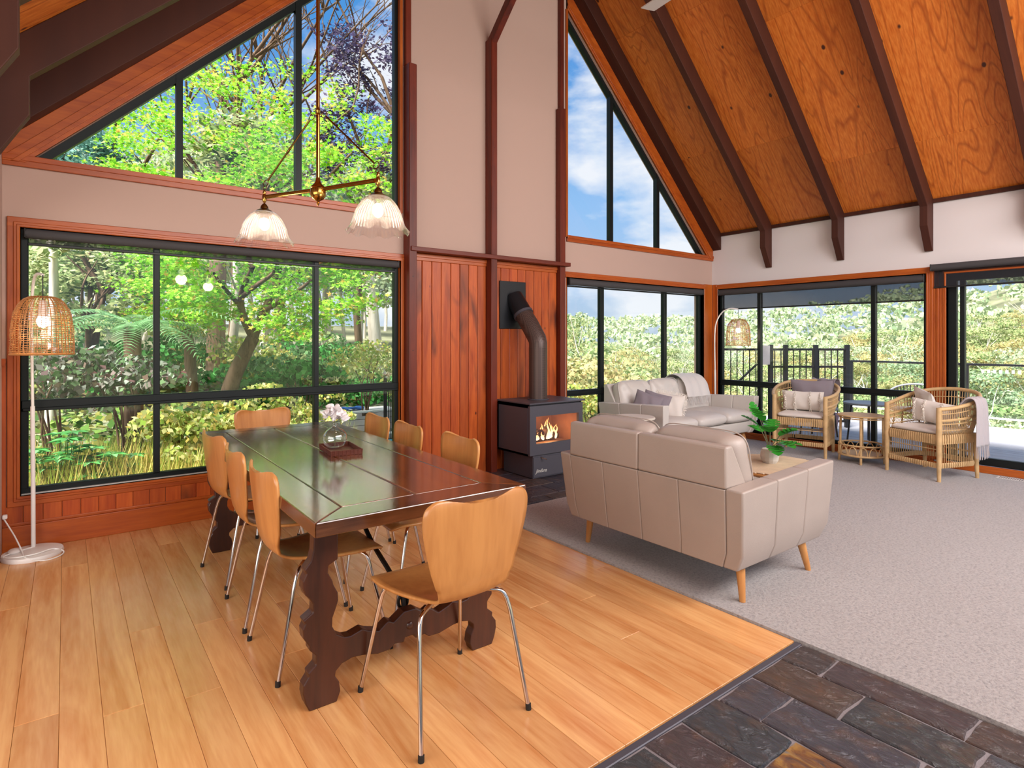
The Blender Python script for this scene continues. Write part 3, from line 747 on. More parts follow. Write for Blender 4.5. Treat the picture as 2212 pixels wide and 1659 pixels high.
MB().tube(curve([(.0, 0, .15), (.02, -.01, .165), (.035, -.012, .18)], 6), .0018, 5).o('stem', 'stem_green', fl, smooth=True)
pr_ = random.Random(3)
def petal(parent, c, ax, size, w):
    ax = Vector(ax).normalized(); sd = ax.orthogonal().normalized(); sd = Matrix.Rotation(pr_.uniform(0, 6.28), 3, ax) @ sd; nn = ax.cross(sd)
    def fn(u, v):
        s_ = 2 * u - 1; ww = w * math.sin(PI * min(.98, .06 + v * .92)) ** .7
        return tuple(Vector(c) + ax * size * v + sd * s_ * ww + nn * (.012 * s_ * s_ - .014 * v * v + .003 * math.sin(9 * v + s_ * 4)))
    MB().grid(fn, 7, 8).o('petal', 'petal', parent, smooth=True, fix=False, sharp=0, solid=.0012)
for c, tilt in (((-.022, .02, .205), 0), ((.03, -.008, .185), 1), ((-.005, .0, .225), 2)):
    for k in range(6):
        a = k * PI / 3 + tilt; petal(fl, c, (math.cos(a), math.sin(a) * .8, .45 * math.sin(k * 2.1 + tilt)), .054, .026)

# ================================================================== PENDANT
zb = 2.165
pd = thing('pendant_light', 'brass two-armed pendant with ribbed glass shades over the dining table', 'light', (1.08, 3.14, zb), math.atan2(-.363, .182))
L2 = .405; zt_ = zc(1.08) - zb
MB().tube([(0, 0, .06), (0, 0, zt_ - .02)], .0098, 12).o('rod', 'brass', pd, smooth=True)
MB().lathe([(.06, zt_ - .0), (.06, zt_ - .02), (.02, zt_ - .05), (.008, zt_ - .06)], 24).o('ceiling_rose', 'brass', pd, smooth=True)
MB().lathe([(.002, -.085), (.006, -.08), (.009, -.074), (.005, -.067), (.012, -.06), (.03, -.05), (.04, -.03), (.041, -.012), (.038, .005), (.042, .008), (.038, .016), (.022, .03), (.014, .045), (.010, .065)], 28).o('hub', 'brass', pd, smooth=True)
MB().lathe([(.009, .40), (.014, .405), (.010, .412), (.015, .425), (.010, .435), (.009, .46)], 16).o('collar', 'brass', pd, smooth=True)
for s_ in (-1, 1):
    MB().tube([(s_ * .035, 0, 0), (s_ * (L2 - .02), 0, .004)], .0115, 12).o('arm', 'brass', pd, smooth=True)
    e = MB().lathe([(.004, -.03), (.008, -.025), (.012, -.012), (.012, .012), (.007, .02), (.010, .028), (.004, .045)], 14, (s_ * L2, 0, 0)).o('arm_end', 'brass', pd, smooth=True)
    a, b = Vector((s_ * .03, 0, .41)), Vector((s_ * (L2 - .005), 0, .075)); d = (b - a)
    MB().tube([a + d * .08, a + d * .46, a + d * .47, a + d * .49, a + d * .51, a + d * .53, a + d * .54, a + d * .94], [.0048, .0048, .008, .0055, .008, .0055, .0048, .0048], 8).o('stay_rod', 'brass_dark', pd, smooth=True)
    for cc, ra in ((a + d * .035, .018), (b - d * .02, .018), (b + Vector((0, 0, -.02)), .012)):
        MB().tube([(cc.x + ra * math.cos(t), cc.y + ra * .2 * math.sin(t), cc.z + ra * math.sin(t)) for t in [k * PI / 8 for k in range(16)]], .0022, 6, closed=True).o('chain_link', 'brass_dark', pd, smooth=True)
    cap = MB().lathe([(.003, -.03), (.012, -.038), (.02, -.05), (.022, -.062), (.03, -.068), (.042, -.074), (.044, -.082), (.03, -.084)], 20, (s_ * L2, 0, 0)).o('shade_cap', 'brass_dark', pd, smooth=True)
    pf = curve([(.034, -.076), (.058, -.085), (.088, -.115), (.110, -.155), (.124, -.198), (.133, -.226), (.150, -.250), (.158, -.262)], 26)
    sh = MB().lathe([(p[0], p[1]) for p in pf], 168, (s_ * L2, 0, 0), rmod=lambda t, a_: .03 * math.sin(42 * a_) * (1 - t * .7) + .02 * t ** 6 * math.sin(12 * a_), zmod=lambda t, a_: .008 * t ** 5 * math.sin(12 * a_)).o('shade', 'shade_glass', pd, smooth=True, fix=False, sharp=0)
    bl = MB().sphere((s_ * L2, 0, -.15), (.028, .028, .036), 14, 10).o('bulb', 'bulb_white', pd, smooth=True)
    c_, sn = math.cos(pd.rotation_euler[2]), math.sin(pd.rotation_euler[2])
    light('pendant_bulb', 'POINT', (1.08 + s_ * L2 * c_, 3.14 + s_ * L2 * sn, zb - .22), 3.5, (1, .83, .62), shadow_soft_size=.05)

# ================================================================== RATTAN FLOOR LAMPS
lp = thing('floor_lamp', 'white arched floor lamp with rattan dome shade left of the garden window', 'lamp', (-.165, 4.765, 0), group='rattan arc floor lamps')
MB().lathe([(.001, 0), (.155, 0), (.158, .012), (.153, .026), (.001, .03)], 40).o('base', 'white_metal', lp, smooth=True)
MB().tube([(0, .085, .028), (-.004, .09, .93)], .0125, 12).o('lower_pole', 'white_metal', lp, smooth=True)
MB().tube([(-.004, .09, .9)] + curve([(-.004, .09, .93), (-.008, .093, 1.35), (-.008, .075, 1.56), (.002, .0, 1.705), (.02, -.1, 1.76), (.05, -.19, 1.755), (.054, -.21, 1.748)], 26), .0085, 12).o('arc_pole', 'white_metal', lp, smooth=True)
MB().tube([(.054, -.21, 1.75), (.054, -.21, 1.6)], .003, 6).o('hanging_cord', 'black_dark', lp)
sd = curve([(.03, 1.622), (.075, 1.612), (.112, 1.575), (.138, 1.515), (.149, 1.44), (.152, 1.36), (.154, 1.272)], 15)
cx, cyy = .054, -.21
sr = random.Random(5); m = MB()
for k in range(40):
    a = 2 * PI * k / 40 + sr.uniform(-.05, .05)
    m.tube([(cx + (r_ + sr.uniform(-.003, .003)) * math.cos(a + sr.uniform(-.015, .015)), cyy + (r_ + sr.uniform(-.003, .003)) * math.sin(a), z_) for r_, z_ in sd], .0019, 4)
m.o('shade_ribs', 'rattan_dark', lp, smooth=True, kind='stuff')
m = MB()
for k in range(27):
    z_ = 1.272 + (1.618 - 1.272) * k / 26; r_ = np.interp(z_, [p[1] for p in sd][::-1], [p[0] for p in sd][::-1])
    m.tube([(cx + (r_ + sr.uniform(-.002, .003)) * math.cos(t), cyy + (r_ + sr.uniform(-.002, .003)) * math.sin(t), z_ + sr.uniform(-.003, .003)) for t in [j * PI / 14 for j in range(28)]], .0018, 4, closed=True)
m.o('shade_rings', 'rattan_dark', lp, smooth=True, kind='stuff')
MB().tube([(cx + .155 * math.cos(t), cyy + .155 * math.sin(t), 1.27) for t in [j * PI / 20 for j in range(40)]], .005, 6, closed=True).o('shade_rim', 'rattan_dark', lp, smooth=True)
MB().lathe([(.008, 1.60), (.02, 1.59), (.024, 1.535), (.024, 1.50)], 14, (cx, cyy, 0)).o('socket', 'white_metal', lp, smooth=True)
MB().sphere((cx, cyy, 1.47), (.032, .032, .04), 14, 10).o('bulb', 'bulb_white', lp, smooth=True)
lp2 = copy_tree(lp); lp2.location = (7.08, 4.60, .012); lp2.rotation_euler = (0, 0, .12); lp2['label'] = 'white arched floor lamp with rattan dome shade in the corner behind the far sofa'
for c in lp2.children: c.location.z = 0
MB().tube(curve([(.0, .08, .03), (-.1, .0, .034), (-.14, -.06, .034), (-.07, -.11, .034), (.02, -.1, .034), (.1, -.05, .034), (.155, -.07, .012), (.13, -.14, .005), (.05, -.17, .005), (-.03, -.13, .03), (-.05, -.02, .04), (-.09, .06, .12), (-.13, .12, .19), (-.155, .15, .235)], 70), .004, 6).o('cable', 'cable_white', lp, smooth=True)
MB().sphere((-.09, .03, .036), (.035, .05, .016)).o('foot_switch', 'white_metal', lp, smooth=True)
MB().chbox(-.155, -.13, .125, .16, .22, .245, .004).o('plug', 'cable_white', lp, fix=False)
light('lamp_bulb', 'POINT', (-.111, 4.555, 1.40), 2.2, (1, .8, .58), shadow_soft_size=.04)
light('lamp_bulb_far', 'POINT', (7.16, 4.39, 1.40), 2.2, (1, .8, .58), shadow_soft_size=.04)

# ================================================================== WOOD STOVE
SX, SY = 3.862, 4.59
st = thing('wood_stove', 'black steel wood heater on a pedestal with burning fire behind glass', 'stove', (SX, SY, .016))
w2, yf, yb = .352, -.26, .26; z0, z1 = .225, .715
MB().chbox(-.29, .29, -.235, .24, 0, .226, .004).o('pedestal', 'black_steel', st, fix=False)
MB().chbox(-.285, .285, -.243, -.23, .012, .205, .003).o('pedestal_panel', 'black_steel', st, fix=False)
b_ = MB().box(-w2, -w2 + .02, yf + .03, yb, z0, z1).box(w2 - .02, w2, yf + .03, yb, z0, z1).box(-w2, w2, yb - .02, yb, z0, z1).box(-w2, w2, yf + .03, yb, z0, z0 + .02).box(-w2, w2, yf + .03, yb, z1 - .03, z1)
b_.o('body', 'black_steel', st)
MB().prism([(-w2 - .012, z1 + .004), (-w2 - .012, z1 + .018), (w2 + .012, z1 + .018), (w2 + .012, z1 + .004)], yf - .02, yb + .01, 'y').o('top_plate', 'black_steel', st, bevel=.003)
gx0, gx1, gz0, gz1 = -.27, .29, .335, .60
dr = MB().box(-w2 + .004, gx0, yf, yf + .03, z0 + .004, z1 - .012).box(gx1, w2 - .004, yf, yf + .03, z0 + .004, z1 - .012).box(gx0, gx1, yf, yf + .03, z0 + .004, gz0).box(gx0, gx1, yf, yf + .03, gz1, z1 - .012).o('door', 'black_steel', st)
MB().box(gx0, gx1, yf + .006, yf + .010, gz0, gz1).o('door_glass', 'fire_glass', dr)
MB().box(gx0 - .01, gx1 + .01, .17, .18, .26, .66).box(gx0 - .02, gx0 - .01, yf + .04, .18, .26, .66).box(gx1 + .01, gx1 + .02, yf + .04, .18, .26, .66).box(gx0 - .02, gx1 + .02, yf + .04, .18, .26, .30).o('firebox', 'firebrick', st)
lr = random.Random(9)
for p, q in (((-.15, -.02, .335), (.17, .03, .34)), ((-.1, .06, .345), (.2, -.04, .35)), ((-.03, -.05, .395), (.16, .07, .43)), ((.0, .07, .39), (-.13, -.05, .40))):
    MB().tube([p, [(a + b) / 2 + lr.uniform(-.006, .006) for a, b in zip(p, q)], q], [.034, .038, .033], 9).o('log', 'log_bark', st, smooth=True)
for k in range(17):
    x = -.16 + .34 * k / 16 + lr.uniform(-.01, .01); h = lr.uniform(.06, .12) + .10 * math.exp(-((x - .06) / .08) ** 2); y = lr.uniform(-.1, .04)
    pts = curve([(x, y, .33), (x + lr.uniform(-.02, .02), y, .33 + h * .35), (x + lr.uniform(-.025, .025), y, .33 + h * .7), (x + lr.uniform(-.02, .03), y, .33 + h)], 8)
    MB().tube(pts, [.008, .013, .012, .009, .008, .005, .003, .0008], 6).o('flame', 'flame', st, smooth=True)
light('fire_glow', 'POINT', (SX + .02, SY - .08, .46), 2.2, (1, .5, .2), shadow_soft_size=.08)
MB().tube([(-.2, -.235, .20), (-.17, -.30, .185)], .006, 8).o('air_lever', 'chrome', st, smooth=True)
fc = bpy.data.curves.new('logo', 'FONT'); fc.body = 'Jindara'; fc.size = .05; fc.extrude = .0012; fc.shear = .35
fo = bpy.data.objects.new('logo_tmp', fc); COL.objects.link(fo); bpy.context.view_layer.update()
lm = bpy.data.meshes.new_from_object(fo.evaluated_get(bpy.context.evaluated_depsgraph_get())); bpy.data.objects.remove(fo)
lm.materials.clear(); lm.materials.append(MATS['alu_line'])
obj('logo', lm, st, (-.262, -.2445, .055), (PI / 2, 0, 0))
fx = -.03
MB().tube([(fx, .0, .735), (fx, .0, 1.26), ], .095, 28).o('flue_pipe', 'perforated', st, smooth=True)
MB().tube([(fx, .0, 1.25), (fx, .0, 1.30), (fx, .012, 1.345), (fx - .015, .12, 1.50), (fx - .03, .20, 1.60)], .094, 28).o('flue_elbow', 'perforated', st, smooth=True, sharp=25)
MB().tube([(fx - .029, .195, 1.595), (fx - .031, .21, 1.617)], .107, 28).o('flue_collar', 'black_steel', st, smooth=True)
MB().tube([(fx - .03, .205, 1.61), (fx - .05, .345, 1.79)], .099, 28).o('flue_shroud', 'black_metal', st, smooth=True)
MB().chbox(-.275, .07, .325, .338, 1.455, 1.955, .002).o('wall_plate', 'black_metal', st, fix=False)
MB().lathe([(.11, .735), (.11, .742), (.096, .744)], 28, (fx, 0, 0)).o('flue_flange', 'black_steel', st, smooth=True)

# ================================================================== SOFAS
def sq(v, e): return math.copysign(abs(v) ** e, v)
def cushion(w, d, h, e1=.32, e2=.22, n=40, m=22, wr=0, seed=0):
    r_ = random.Random(seed); ph = [r_.uniform(0, 6.3) for _ in range(8)]
    mb = MB(); vs = []; fs = []
    for i in range(m + 1):
        f_ = -PI / 2 + PI * i / m
        for k in range(n):
            t = 2 * PI * k / n
            x = sq(math.cos(f_), e1) * sq(math.cos(t), e2); y = sq(math.cos(f_), e1) * sq(math.sin(t), e2); z = sq(math.sin(f_), .75)
            puff = 1 + .0 * x
            zz = z * (1 - .12 * (x * x + y * y)) + wr * .12 * (math.sin(7 * x + 3 * y + ph[0]) * math.sin(5 * y + ph[1]) + .6 * math.sin(13 * x - 6 * y + ph[2])) * (1 - abs(z) * .2)
            vs.append((x * w / 2, y * d / 2, zz * h / 2))
    for i in range(m):
        for k in range(n): fs.append((i * n + k, i * n + (k + 1) % n, (i + 1) * n + (k + 1) % n, (i + 1) * n + k))
    return mb.add(vs, fs)
def sofa(label, Wd, n, loc, rz, mat, wr):
    t = thing('sofa', label, 'sofa', loc, rz); hw, hb = Wd / 2, .48
    def taper(mb):
        o_ = []
        for x, y, z in mb.v:
            k = max(0, min(1, (.60 - z) / .41)); k2 = max(0, (.27 - z) / .08)
            if y < 0: y += (.045 * k) * min(1, -y / hb)
            else: y -= (.03 * k + .02 * k2) * min(1, y / hb)
            x -= math.copysign(1, x) * (.03 * k + .03 * k2) * min(1, abs(x) / hw) ** 2
            o_.append((x, y, z))
        mb.v = o_; return mb
    def slab(x0, x1, y0, y1, z0, z1, z1b=None, bev=.014, nm='panel', nz=5):
        mb = MB(); vs = []; z1b = z1 if z1b is None else z1b
        for i in range(nz + 1):
            f_ = i / nz
            for (x, y, zt) in ((x0, y0, z1), (x1, y0, z1), (x1, y1, z1b), (x0, y1, z1b)): vs.append((x, y, z0 + (zt - z0) * f_))
        fs = [(3, 2, 1, 0), tuple(range(nz * 4, nz * 4 + 4))]
        for i in range(nz):
            for k in range(4): fs.append((i * 4 + k, i * 4 + (k + 1) % 4, i * 4 + 4 + (k + 1) % 4, i * 4 + 4 + k))
        mb.add(vs, fs); return taper(mb).o(nm, mat, t, bevel=bev, seg=3, smooth=True, sharp=30)
    aw = .098; sp = [-hw + aw, -.42 * hw, 0, .42 * hw, hw - aw]; g_ = .0008
    for a, b in zip(sp[:-1], sp[1:]): slab(a + g_, b - g_, -hb, -hb + .08, .19, .598, bev=.006, nm='back_panel')
    for a, b in ((-hw + aw - .006, 0), (0, hw - aw + .006)):
        MB().prism([(-hb, .599), (-hb + .004, .812), (-hb + .06, .815), (-hb + .19, .60)], a + g_, b - g_, 'x').o('back_panel', mat, t, bevel=.012, seg=3, smooth=True, sharp=30)
    for s_ in (-1, 1):
        ys = [-hb, -hb + .33, -hb + .65, hb - .005]
        za = [.605 + .04 * (y + hb) / (2 * hb) for y in ys]
        for i in range(3):
            x0, x1 = (hw - aw, hw) if s_ > 0 else (-hw, -hw + aw)
            slab(x0, x1, ys[i] + g_, ys[i + 1] - g_, .19, za[i], za[i + 1], bev=.010, nm='arm_panel')
    slab(-hw + aw, hw - aw, -hb + .08, hb - .02, .20, .335, bev=.012, nm='seat_base')
    sw = (Wd - 2 * aw) / n
    for i in range(n):
        cx_ = -hw + aw + sw * (i + .5)
        c = cushion(sw * .995, .76, .165, wr=.25 * wr, seed=i).o('seat_cushion', mat, t, smooth=True, sharp=0); c.location = (cx_, .10, .405)
        k = cushion(sw * .985, .47, .22, .40, .30, n=56, m=30, wr=wr * 1.7, seed=i + 20).o('back_cushion', mat, t, smooth=True, sharp=0)
        k.location = (cx_, -hb + .215, .622); k.rotation_euler = (math.radians(103), 0, 0)
        n_ = 48
        pp = [(sq(math.cos(q), .30) * sw * .4925, sq(math.sin(q), .30) * .235, -.045) for q in [2 * PI * j / n_ for j in range(n_)]]
        MB().tube(pp, .0035, 5, closed=True).o('piping', mat, k, smooth=True)
    for sx in (-1, 1):
        for sy in (-1, 1):
            x, y = sx * (hw - .10), sy * (hb - .16)
            MB().tube([(x - sx * .02, y - sy * .01 + 0, .2), (x, y + (sy * .05 if sy > 0 else 0), .0)], [.026, .0155], 14).o('leg', 'oak_leg', t, smooth=True)
    return t
sofa('taupe leather two-seater sofa seen from behind', 1.32, 2, (3.085, 2.235, .012), -PI / 2, 'leather', .55)
sofa('pale leather three-seater sofa under the corner window', 1.87, 3, (5.945, 4.415, .012), PI, 'leather_far', .55)

def pillow_mesh(w, h, t, n=22):
    mb = MB()
    for s_ in (1, -1):
        def fn(u, v):
            a, b = 2 * u - 1, 2 * v - 1
            k = max(0, (1 - abs(a) ** 2.6)) ** .55 * max(0, (1 - abs(b) ** 2.6)) ** .55
            pin = 1 - .07 * (1 - abs(a * b)) * max(abs(a), abs(b)) ** 4
            return (a * w / 2 * pin, s_ * t / 2 * k + .004 * math.sin(8 * a + 3 * b) * k, b * h / 2 * pin)
        mb.grid(fn, n, n)
    return mb
def pillow(label, w, h, t, loc, rot, mat, fringe=None, group=None):
    o_ = thing('throw_pillow', label, 'pillow', loc); o_.rotation_euler = rot
    if group: o_['group'] = group
    pillow_mesh(w, h, t).o('cover', mat, o_, smooth=True, sharp=0)
    r_ = random.Random(int(w * 1000 + loc[0] * 100)); m = MB()
    if fringe == 'edge':
        for k in range(150):
            q = k / 150 * 4; s_ = int(q); f_ = (q - s_) * 2 - 1
            p = [(f_, -1), (1, f_), (-f_, 1), (-1, -f_)][s_]
            a = Vector((p[0] * w / 2 * .97, 0, p[1] * h / 2 * .97)); d = Vector((p[0], r_.uniform(-.6, .6), p[1])).normalized() * r_.uniform(.025, .045)
            m.tube([a, a + d * .5 + Vector((r_.uniform(-.006, .006), 0, r_.uniform(-.006, .006))), a + d], .0028, 4)
    elif fringe == 'stripes':
        for q in (-.82, -.36, .36, .82):
            for k in range(46):
                b = 2 * k / 45 - 1; kk = max(0, 1 - abs(q) ** 2.6) ** .55 * max(0, 1 - abs(b) ** 2.6) ** .55
                for e in (0, 1):
                    a = Vector((q * w / 2 + e * .008, -t / 2 * kk - .001, b * h / 2 * .96)); d = Vector((r_.uniform(-.8, .8), -1, r_.uniform(-.7, .7))).normalized() * r_.uniform(.012, .026)
                    m.tube([a, a + d * .6, a + d + Vector((0, 0, -.006))], .003, 4)
    if fringe: m.o('fringe', 'fringe_white', o_, smooth=True, kind='stuff')
    return o_
pillow('dark grey pillow leaning by the arm of the far sofa, left one', .31, .31, .12, (5.23, 4.36, .60), (-.22, .3, -1.1), 'linen_grey')
pillow('dark grey pillow on the far sofa next to the fringed white one', .31, .31, .12, (5.36, 4.335, .60), (-.25, .25, -1.05), 'linen_grey')
pillow('small white pillow with shaggy fringe on the far sofa', .31, .29, .12, (5.50, 4.24, .595), (-.3, .15, -.95), 'linen_white', 'edge')

def throw(label, name, mat, path, w, loc, rz, fr=.09, folds=3, amp=.006, seed=1, side=(1, 0, 0), fr_ends=(1,)):
    # path: list of (y,z) the cloth follows, w: width along local x
    t = thing(name, label, 'throw', loc, rz); r_ = random.Random(seed); N = 44; P = curve([(p[0], p[1]) for p in path], N)
    def nrm(i):
        a, b = P[max(0, i - 1)], P[min(N - 1, i + 1)]; dy, dz_ = b[0] - a[0], b[1] - a[1]; l = math.hypot(dy, dz_) or 1
        return (-dz_ / l, dy / l)
    def fn(u, v):
        i = min(N - 1, int(v * (N - 1) + .5)); y, z = P[i]; ny, nz_ = nrm(i)
        o_ = amp * (1 + math.sin(2 * PI * folds * u + 1.2 * math.sin(3 * v) + seed)) + amp * .4 * math.sin(17 * u + 6 * v)
        return ((u - .5) * w * (1 + .05 * math.sin(5 * v + seed)), y + ny * o_, z + nz_ * o_)
    MB().grid(fn, 40, N).o('cloth', mat, t, smooth=True, fix=False, sharp=0, solid=.004)
    m = MB()
    for e in fr_ends:
        for k in range(int(w / .009)):
            u = (k + .5) / int(w / .009); a = Vector(fn(u, 1 if e else 0)); b = Vector(fn(u, .96 if e else .04)); d = (a - b); d = d.normalized() if d.length > 1e-5 else Vector((0, 0, -1))
            d = (d + Vector((r_.uniform(-.2, .2), r_.uniform(-.06, .1), -.5))).normalized()
            m.tube([a, a + d * fr * .5 + Vector((r_.uniform(-.006, .006), 0, 0)), a + d * fr * r_.uniform(.85, 1.1)], .0022, 4)
    m.o('fringe', mat, t, smooth=True, kind='stuff'); return t
throw('cream throw with fringe draped over the back of the far sofa', 'throw_blanket', 'throw_white', [(-.016, .53), (-.016, .78), (.02, .842), (.09, .886), (.17, .892), (.262, .862), (.337, .785), (.368, .70), (.385, .645), (.392, .62)], .46, (6.46, 4.90 + .005, .012), PI, .1, 3, .006, 4)

# ---- small round tables, plant
ot = thing('round_side_table', 'round cream side table between the stove and the far sofa', 'table', (4.66, 4.05, .012))
MB().lathe([(.001, .525), (.20, .525), (.22, .532), (.222, .545), (.215, .552), (.001, .553)], 48).o('top', 'ash_table', ot, smooth=True)
MB().lathe([(.15, .0), (.15, .006), (.03, .02), (.024, .06), (.024, .525)], 30).o('pedestal', 'ash_table', ot, smooth=True)
ct = thing('coffee_table', 'round ribbed rattan coffee table behind the two-seater sofa', 'table', (4.22, 2.33, .012))
MB().lathe([(.001, .38), (.365, .38), (.378, .388), (.378, .402), (.001, .402)], 64).o('top_base', 'rattan_dark', ct, smooth=True)
me_ = None
for k in range(42):
    x = -.368 + .736 * (k + .5) / 42; L = math.sqrt(max(.0004, .372 ** 2 - x * x))
    MB().chbox(x - .0058, x + .0058, -L, L, .4025, .4135, .004).o('slat', 'rattan_pale', ct, fix=False)
MB().tube([(.378 * math.cos(a), .378 * math.sin(a), .394) for a in [k * PI / 32 for k in range(64)]], .011, 8, closed=True).o('rim', 'rattan_dark', ct, smooth=True)
for k in range(4):
    a = PI / 4 + k * PI / 2; MB().tube([(.3 * math.cos(a), .3 * math.sin(a), .385), (.32 * math.cos(a), .32 * math.sin(a), 0)], [.02, .016], 12).o('leg', 'rattan_dark', ct, smooth=True)
pp = thing('potted_plant', 'leafy green plant in a white faceted pot on the coffee table', 'plant', (4.25, 2.35, .4258))
MB().lathe([(.001, 0), (.05, 0), (.062, .02), (.068, .05), (.064, .085), (.055, .105), (.05, .105), (.05, .09), (.001, .088)], 14).o('pot', 'ceramic', pp)
MB().lathe([(.001, .089), (.049, .089)], 14).o('soil', 'soil', pp, fix=False)
def split_leaf(parent, base, tip, wid, lobes, seed, droop=.03, mat='leaf_plant'):
    r_ = random.Random(seed); a, b = Vector(base), Vector(tip); d = b - a; L = d.length; d.normalize()
    up = Vector((0, 0, 1)) if abs(d.z) < .9 else Vector((0, 1, 0)); sd_ = d.cross(up).normalized(); nn = sd_.cross(d)
    V = []; F_ = []; N = lobes * 4
    for i in range(N + 1):
        v = i / N; w_ = wid * math.sin(PI * min(1, .1 + v * .9)) ** .6 * (1 if v < .96 else .3)
        notch = .35 if (i % 4 == 3 and .15 < v < .9) else 1
        c = a + d * L * v - nn * droop * v * v * 4 * 0 + Vector((0, 0, -droop * v * v))
        back = d * (-.12 * wid if notch < 1 else .10 * wid)
        V += [tuple(c + sd_ * w_ * notch + back + nn * .2 * w_), tuple(c), tuple(c - sd_ * w_ * notch + back + nn * .2 * w_)]
    for i in range(N):
        j = i * 3; F_ += [(j, j + 1, j + 4, j + 3), (j + 1, j + 2, j + 5, j + 4)]
    return MB().add(V, F_).o('leaf', mat, parent, smooth=True, fix=False, sharp=0)
lr = random.Random(4)
for i, (a, el, ln, hgt) in enumerate([(-.6, .5, .13, .10), (.4, .6, .14, .13), (1.3, .4, .12, .12), (2.2, .7, .13, .17), (2.9, .9, .13, .22), (3.6, .6, .12, .14), (4.4, .1, .13, .06), (5.0, .2, .12, .05), (5.6, .5, .12, .10), (1.9, 1.2, .12, .24), (3.9, -.1, .12, .04), (.0, 0.0, .13, .05)]):
    b = Vector((.035 * math.cos(a), .035 * math.sin(a), .10)); c = b + Vector((math.cos(a) * .04, math.sin(a) * .04, hgt))
    tip = c + Vector((math.cos(a) * math.cos(el), math.sin(a) * math.cos(el), math.sin(el))) * ln
    MB().tube(curve([(0, 0, .088), tuple((b + c) / 2 - Vector((math.cos(a), math.sin(a), 0)) * .02), tuple(c)], 6), .0025, 5).o('stem', 'stem_green', pp, smooth=True)
    split_leaf(pp, c, c + (tip - c) * 1.25, .062, 5, i)

# ================================================================== RATTAN TUB CHAIRS
def tub_chair():
    t = thing('rattan_chair', '', 'chair')
    rim = [(-.272, .262, .685), (-.318, .12, .70), (-.345, -.04, .735), (-.325, -.19, .78), (-.22, -.31, .822), (0, -.36, .84), (.22, -.31, .822), (.325, -.19, .78), (.345, -.04, .735), (.318, .12, .70), (.272, .262, .685)]
    low = [(-.268, .25), (-.272, .1), (-.272, -.06), (-.265, -.18), (-.19, -.262), (0, -.275), (.19, -.262), (.265, -.18), (.272, -.06), (.272, .1), (.268, .25)]
    MB().tube(curve(rim, 50), .0185, 10).o('rim', 'rattan', t, smooth=True)
    for sx in (-1, 1):
        MB().tube([(sx * .27, .262, .70), (sx * .27, .262, .45), (sx * .27, .262, .0)], [.022, .025, .0165], 12).o('leg', 'rattan', t, smooth=True)
        MB().tube([(sx * .255, -.235, .44), (sx * .262, -.255, .0)], [.024, .0165], 12).o('leg', 'rattan', t, smooth=True)
    def shell(s_, f_, z_lo=.44):
        a = interp(rim, s_); b = interp([(p[0], p[1], z_lo) for p in low], s_)
        return b * (1 - f_) + a * f_ + np.array((a[0] - b[0], a[1] - b[1], 0)) * .25 * math.sin(PI * f_)
    m = MB(); N = 84
    for k in range(N + 1):
        s_ = .015 + .97 * k / N; m.tube([shell(s_, f_) for f_ in (0, .33, .66, 1)], .0035, 4)
    m.o('back_canes', 'rattan', t, smooth=True, kind='stuff')
    for f_, r_ in ((.16, .005), (.40, .006), (.55, .013), (.80, .005)):
        MB().tube([shell(.01 + .98 * i / 44, f_) for i in range(45)], r_, 6).o('band', 'rattan', t, smooth=True)
    loop = curve(low, 60) + [(.268 - .536 * i / 12, .262) for i in range(1, 13)]
    for zz, hh in ((.352, .088), (.128, .045)):
        m = MB(); tot = 0; seg = [Vector((p[0], p[1], 0)) for p in loop]; pts = []
        for a, b in zip(seg, seg[1:] + seg[:1]):
            n_ = max(1, round((b - a).length / .021)); pts += [a + (b - a) * (i / n_) for i in range(n_)] if (b - a).length > .015 else ([a] if not pts or (a - pts[-1]).length > .017 else [])
        for p in pts: m.tube([(p.x, p.y, zz), (p.x * 1.02, p.y * 1.02, zz + hh / 2), (p.x, p.y, zz + hh)], .0105, 5)
        m.o('woven_apron', 'rattan', t, smooth=True, kind='stuff')
    m = MB()
    for k in range(60):
        p = interp(low, .01 + .98 * k / 59); m.tube([(p[0], p[1], .165), (p[0], p[1], .36)], .0035, 4)
    m.o('side_canes', 'rattan', t, smooth=True, kind='stuff')
    MB().tube([(-.262, .25, .30), (.262, .25, .30)], .005, 6).o('stretcher', 'rattan', t, smooth=True)
    MB().tube([(-.25, -.24, .25), (.25, -.24, .25)], .009, 6).o('stretcher', 'rattan', t, smooth=True)
    c = cushion(.51, .50, .065, .35, .2).o('seat_pad', 'linen_white', t, smooth=True, sharp=0); c.location = (0, .005, .462)
    return t
def facing(dx, dy): return math.atan2(-dx, dy)
tc1 = tub_chair(); tc1.location = (6.985, 3.43, .012); tc1.rotation_euler = (0, 0, facing(-.97, -.25)); tc1['label'] = 'rattan tub chair with grey blanket by the lounge window'
tc2 = copy_tree(tc1); tc2.location = (6.90, 2.12, .012); tc2.rotation_euler = (0, 0, facing(-.94, .34)); tc2['label'] = 'rattan tub chair with pale throw in front of the sliding door'
def place(t, x, y, z, rz): # local chair coordinates to world
    a = t.rotation_euler[2]; return (t.location[0] + x * math.cos(a) - y * math.sin(a), t.location[1] + x * math.sin(a) + y * math.cos(a), t.location[2] + z), a + rz
l_, a_ = place(tc1, .02, -.02, .615, PI)
pillow('white lumbar pillow with tufted stripes on the chair by the lounge window', .46, .24, .11, l_, (.2, 0, a_), 'linen_white', 'stripes')
l_, a_ = place(tc1, -.06, -.12, .66, PI)
pillow('plain grey pillow behind the lumbar pillow on the chair by the lounge window', .46, .42, .13, l_, (.24, 0, a_), 'linen_grey')
l_, a_ = place(tc2, -.02, -.02, .615, PI + .15)
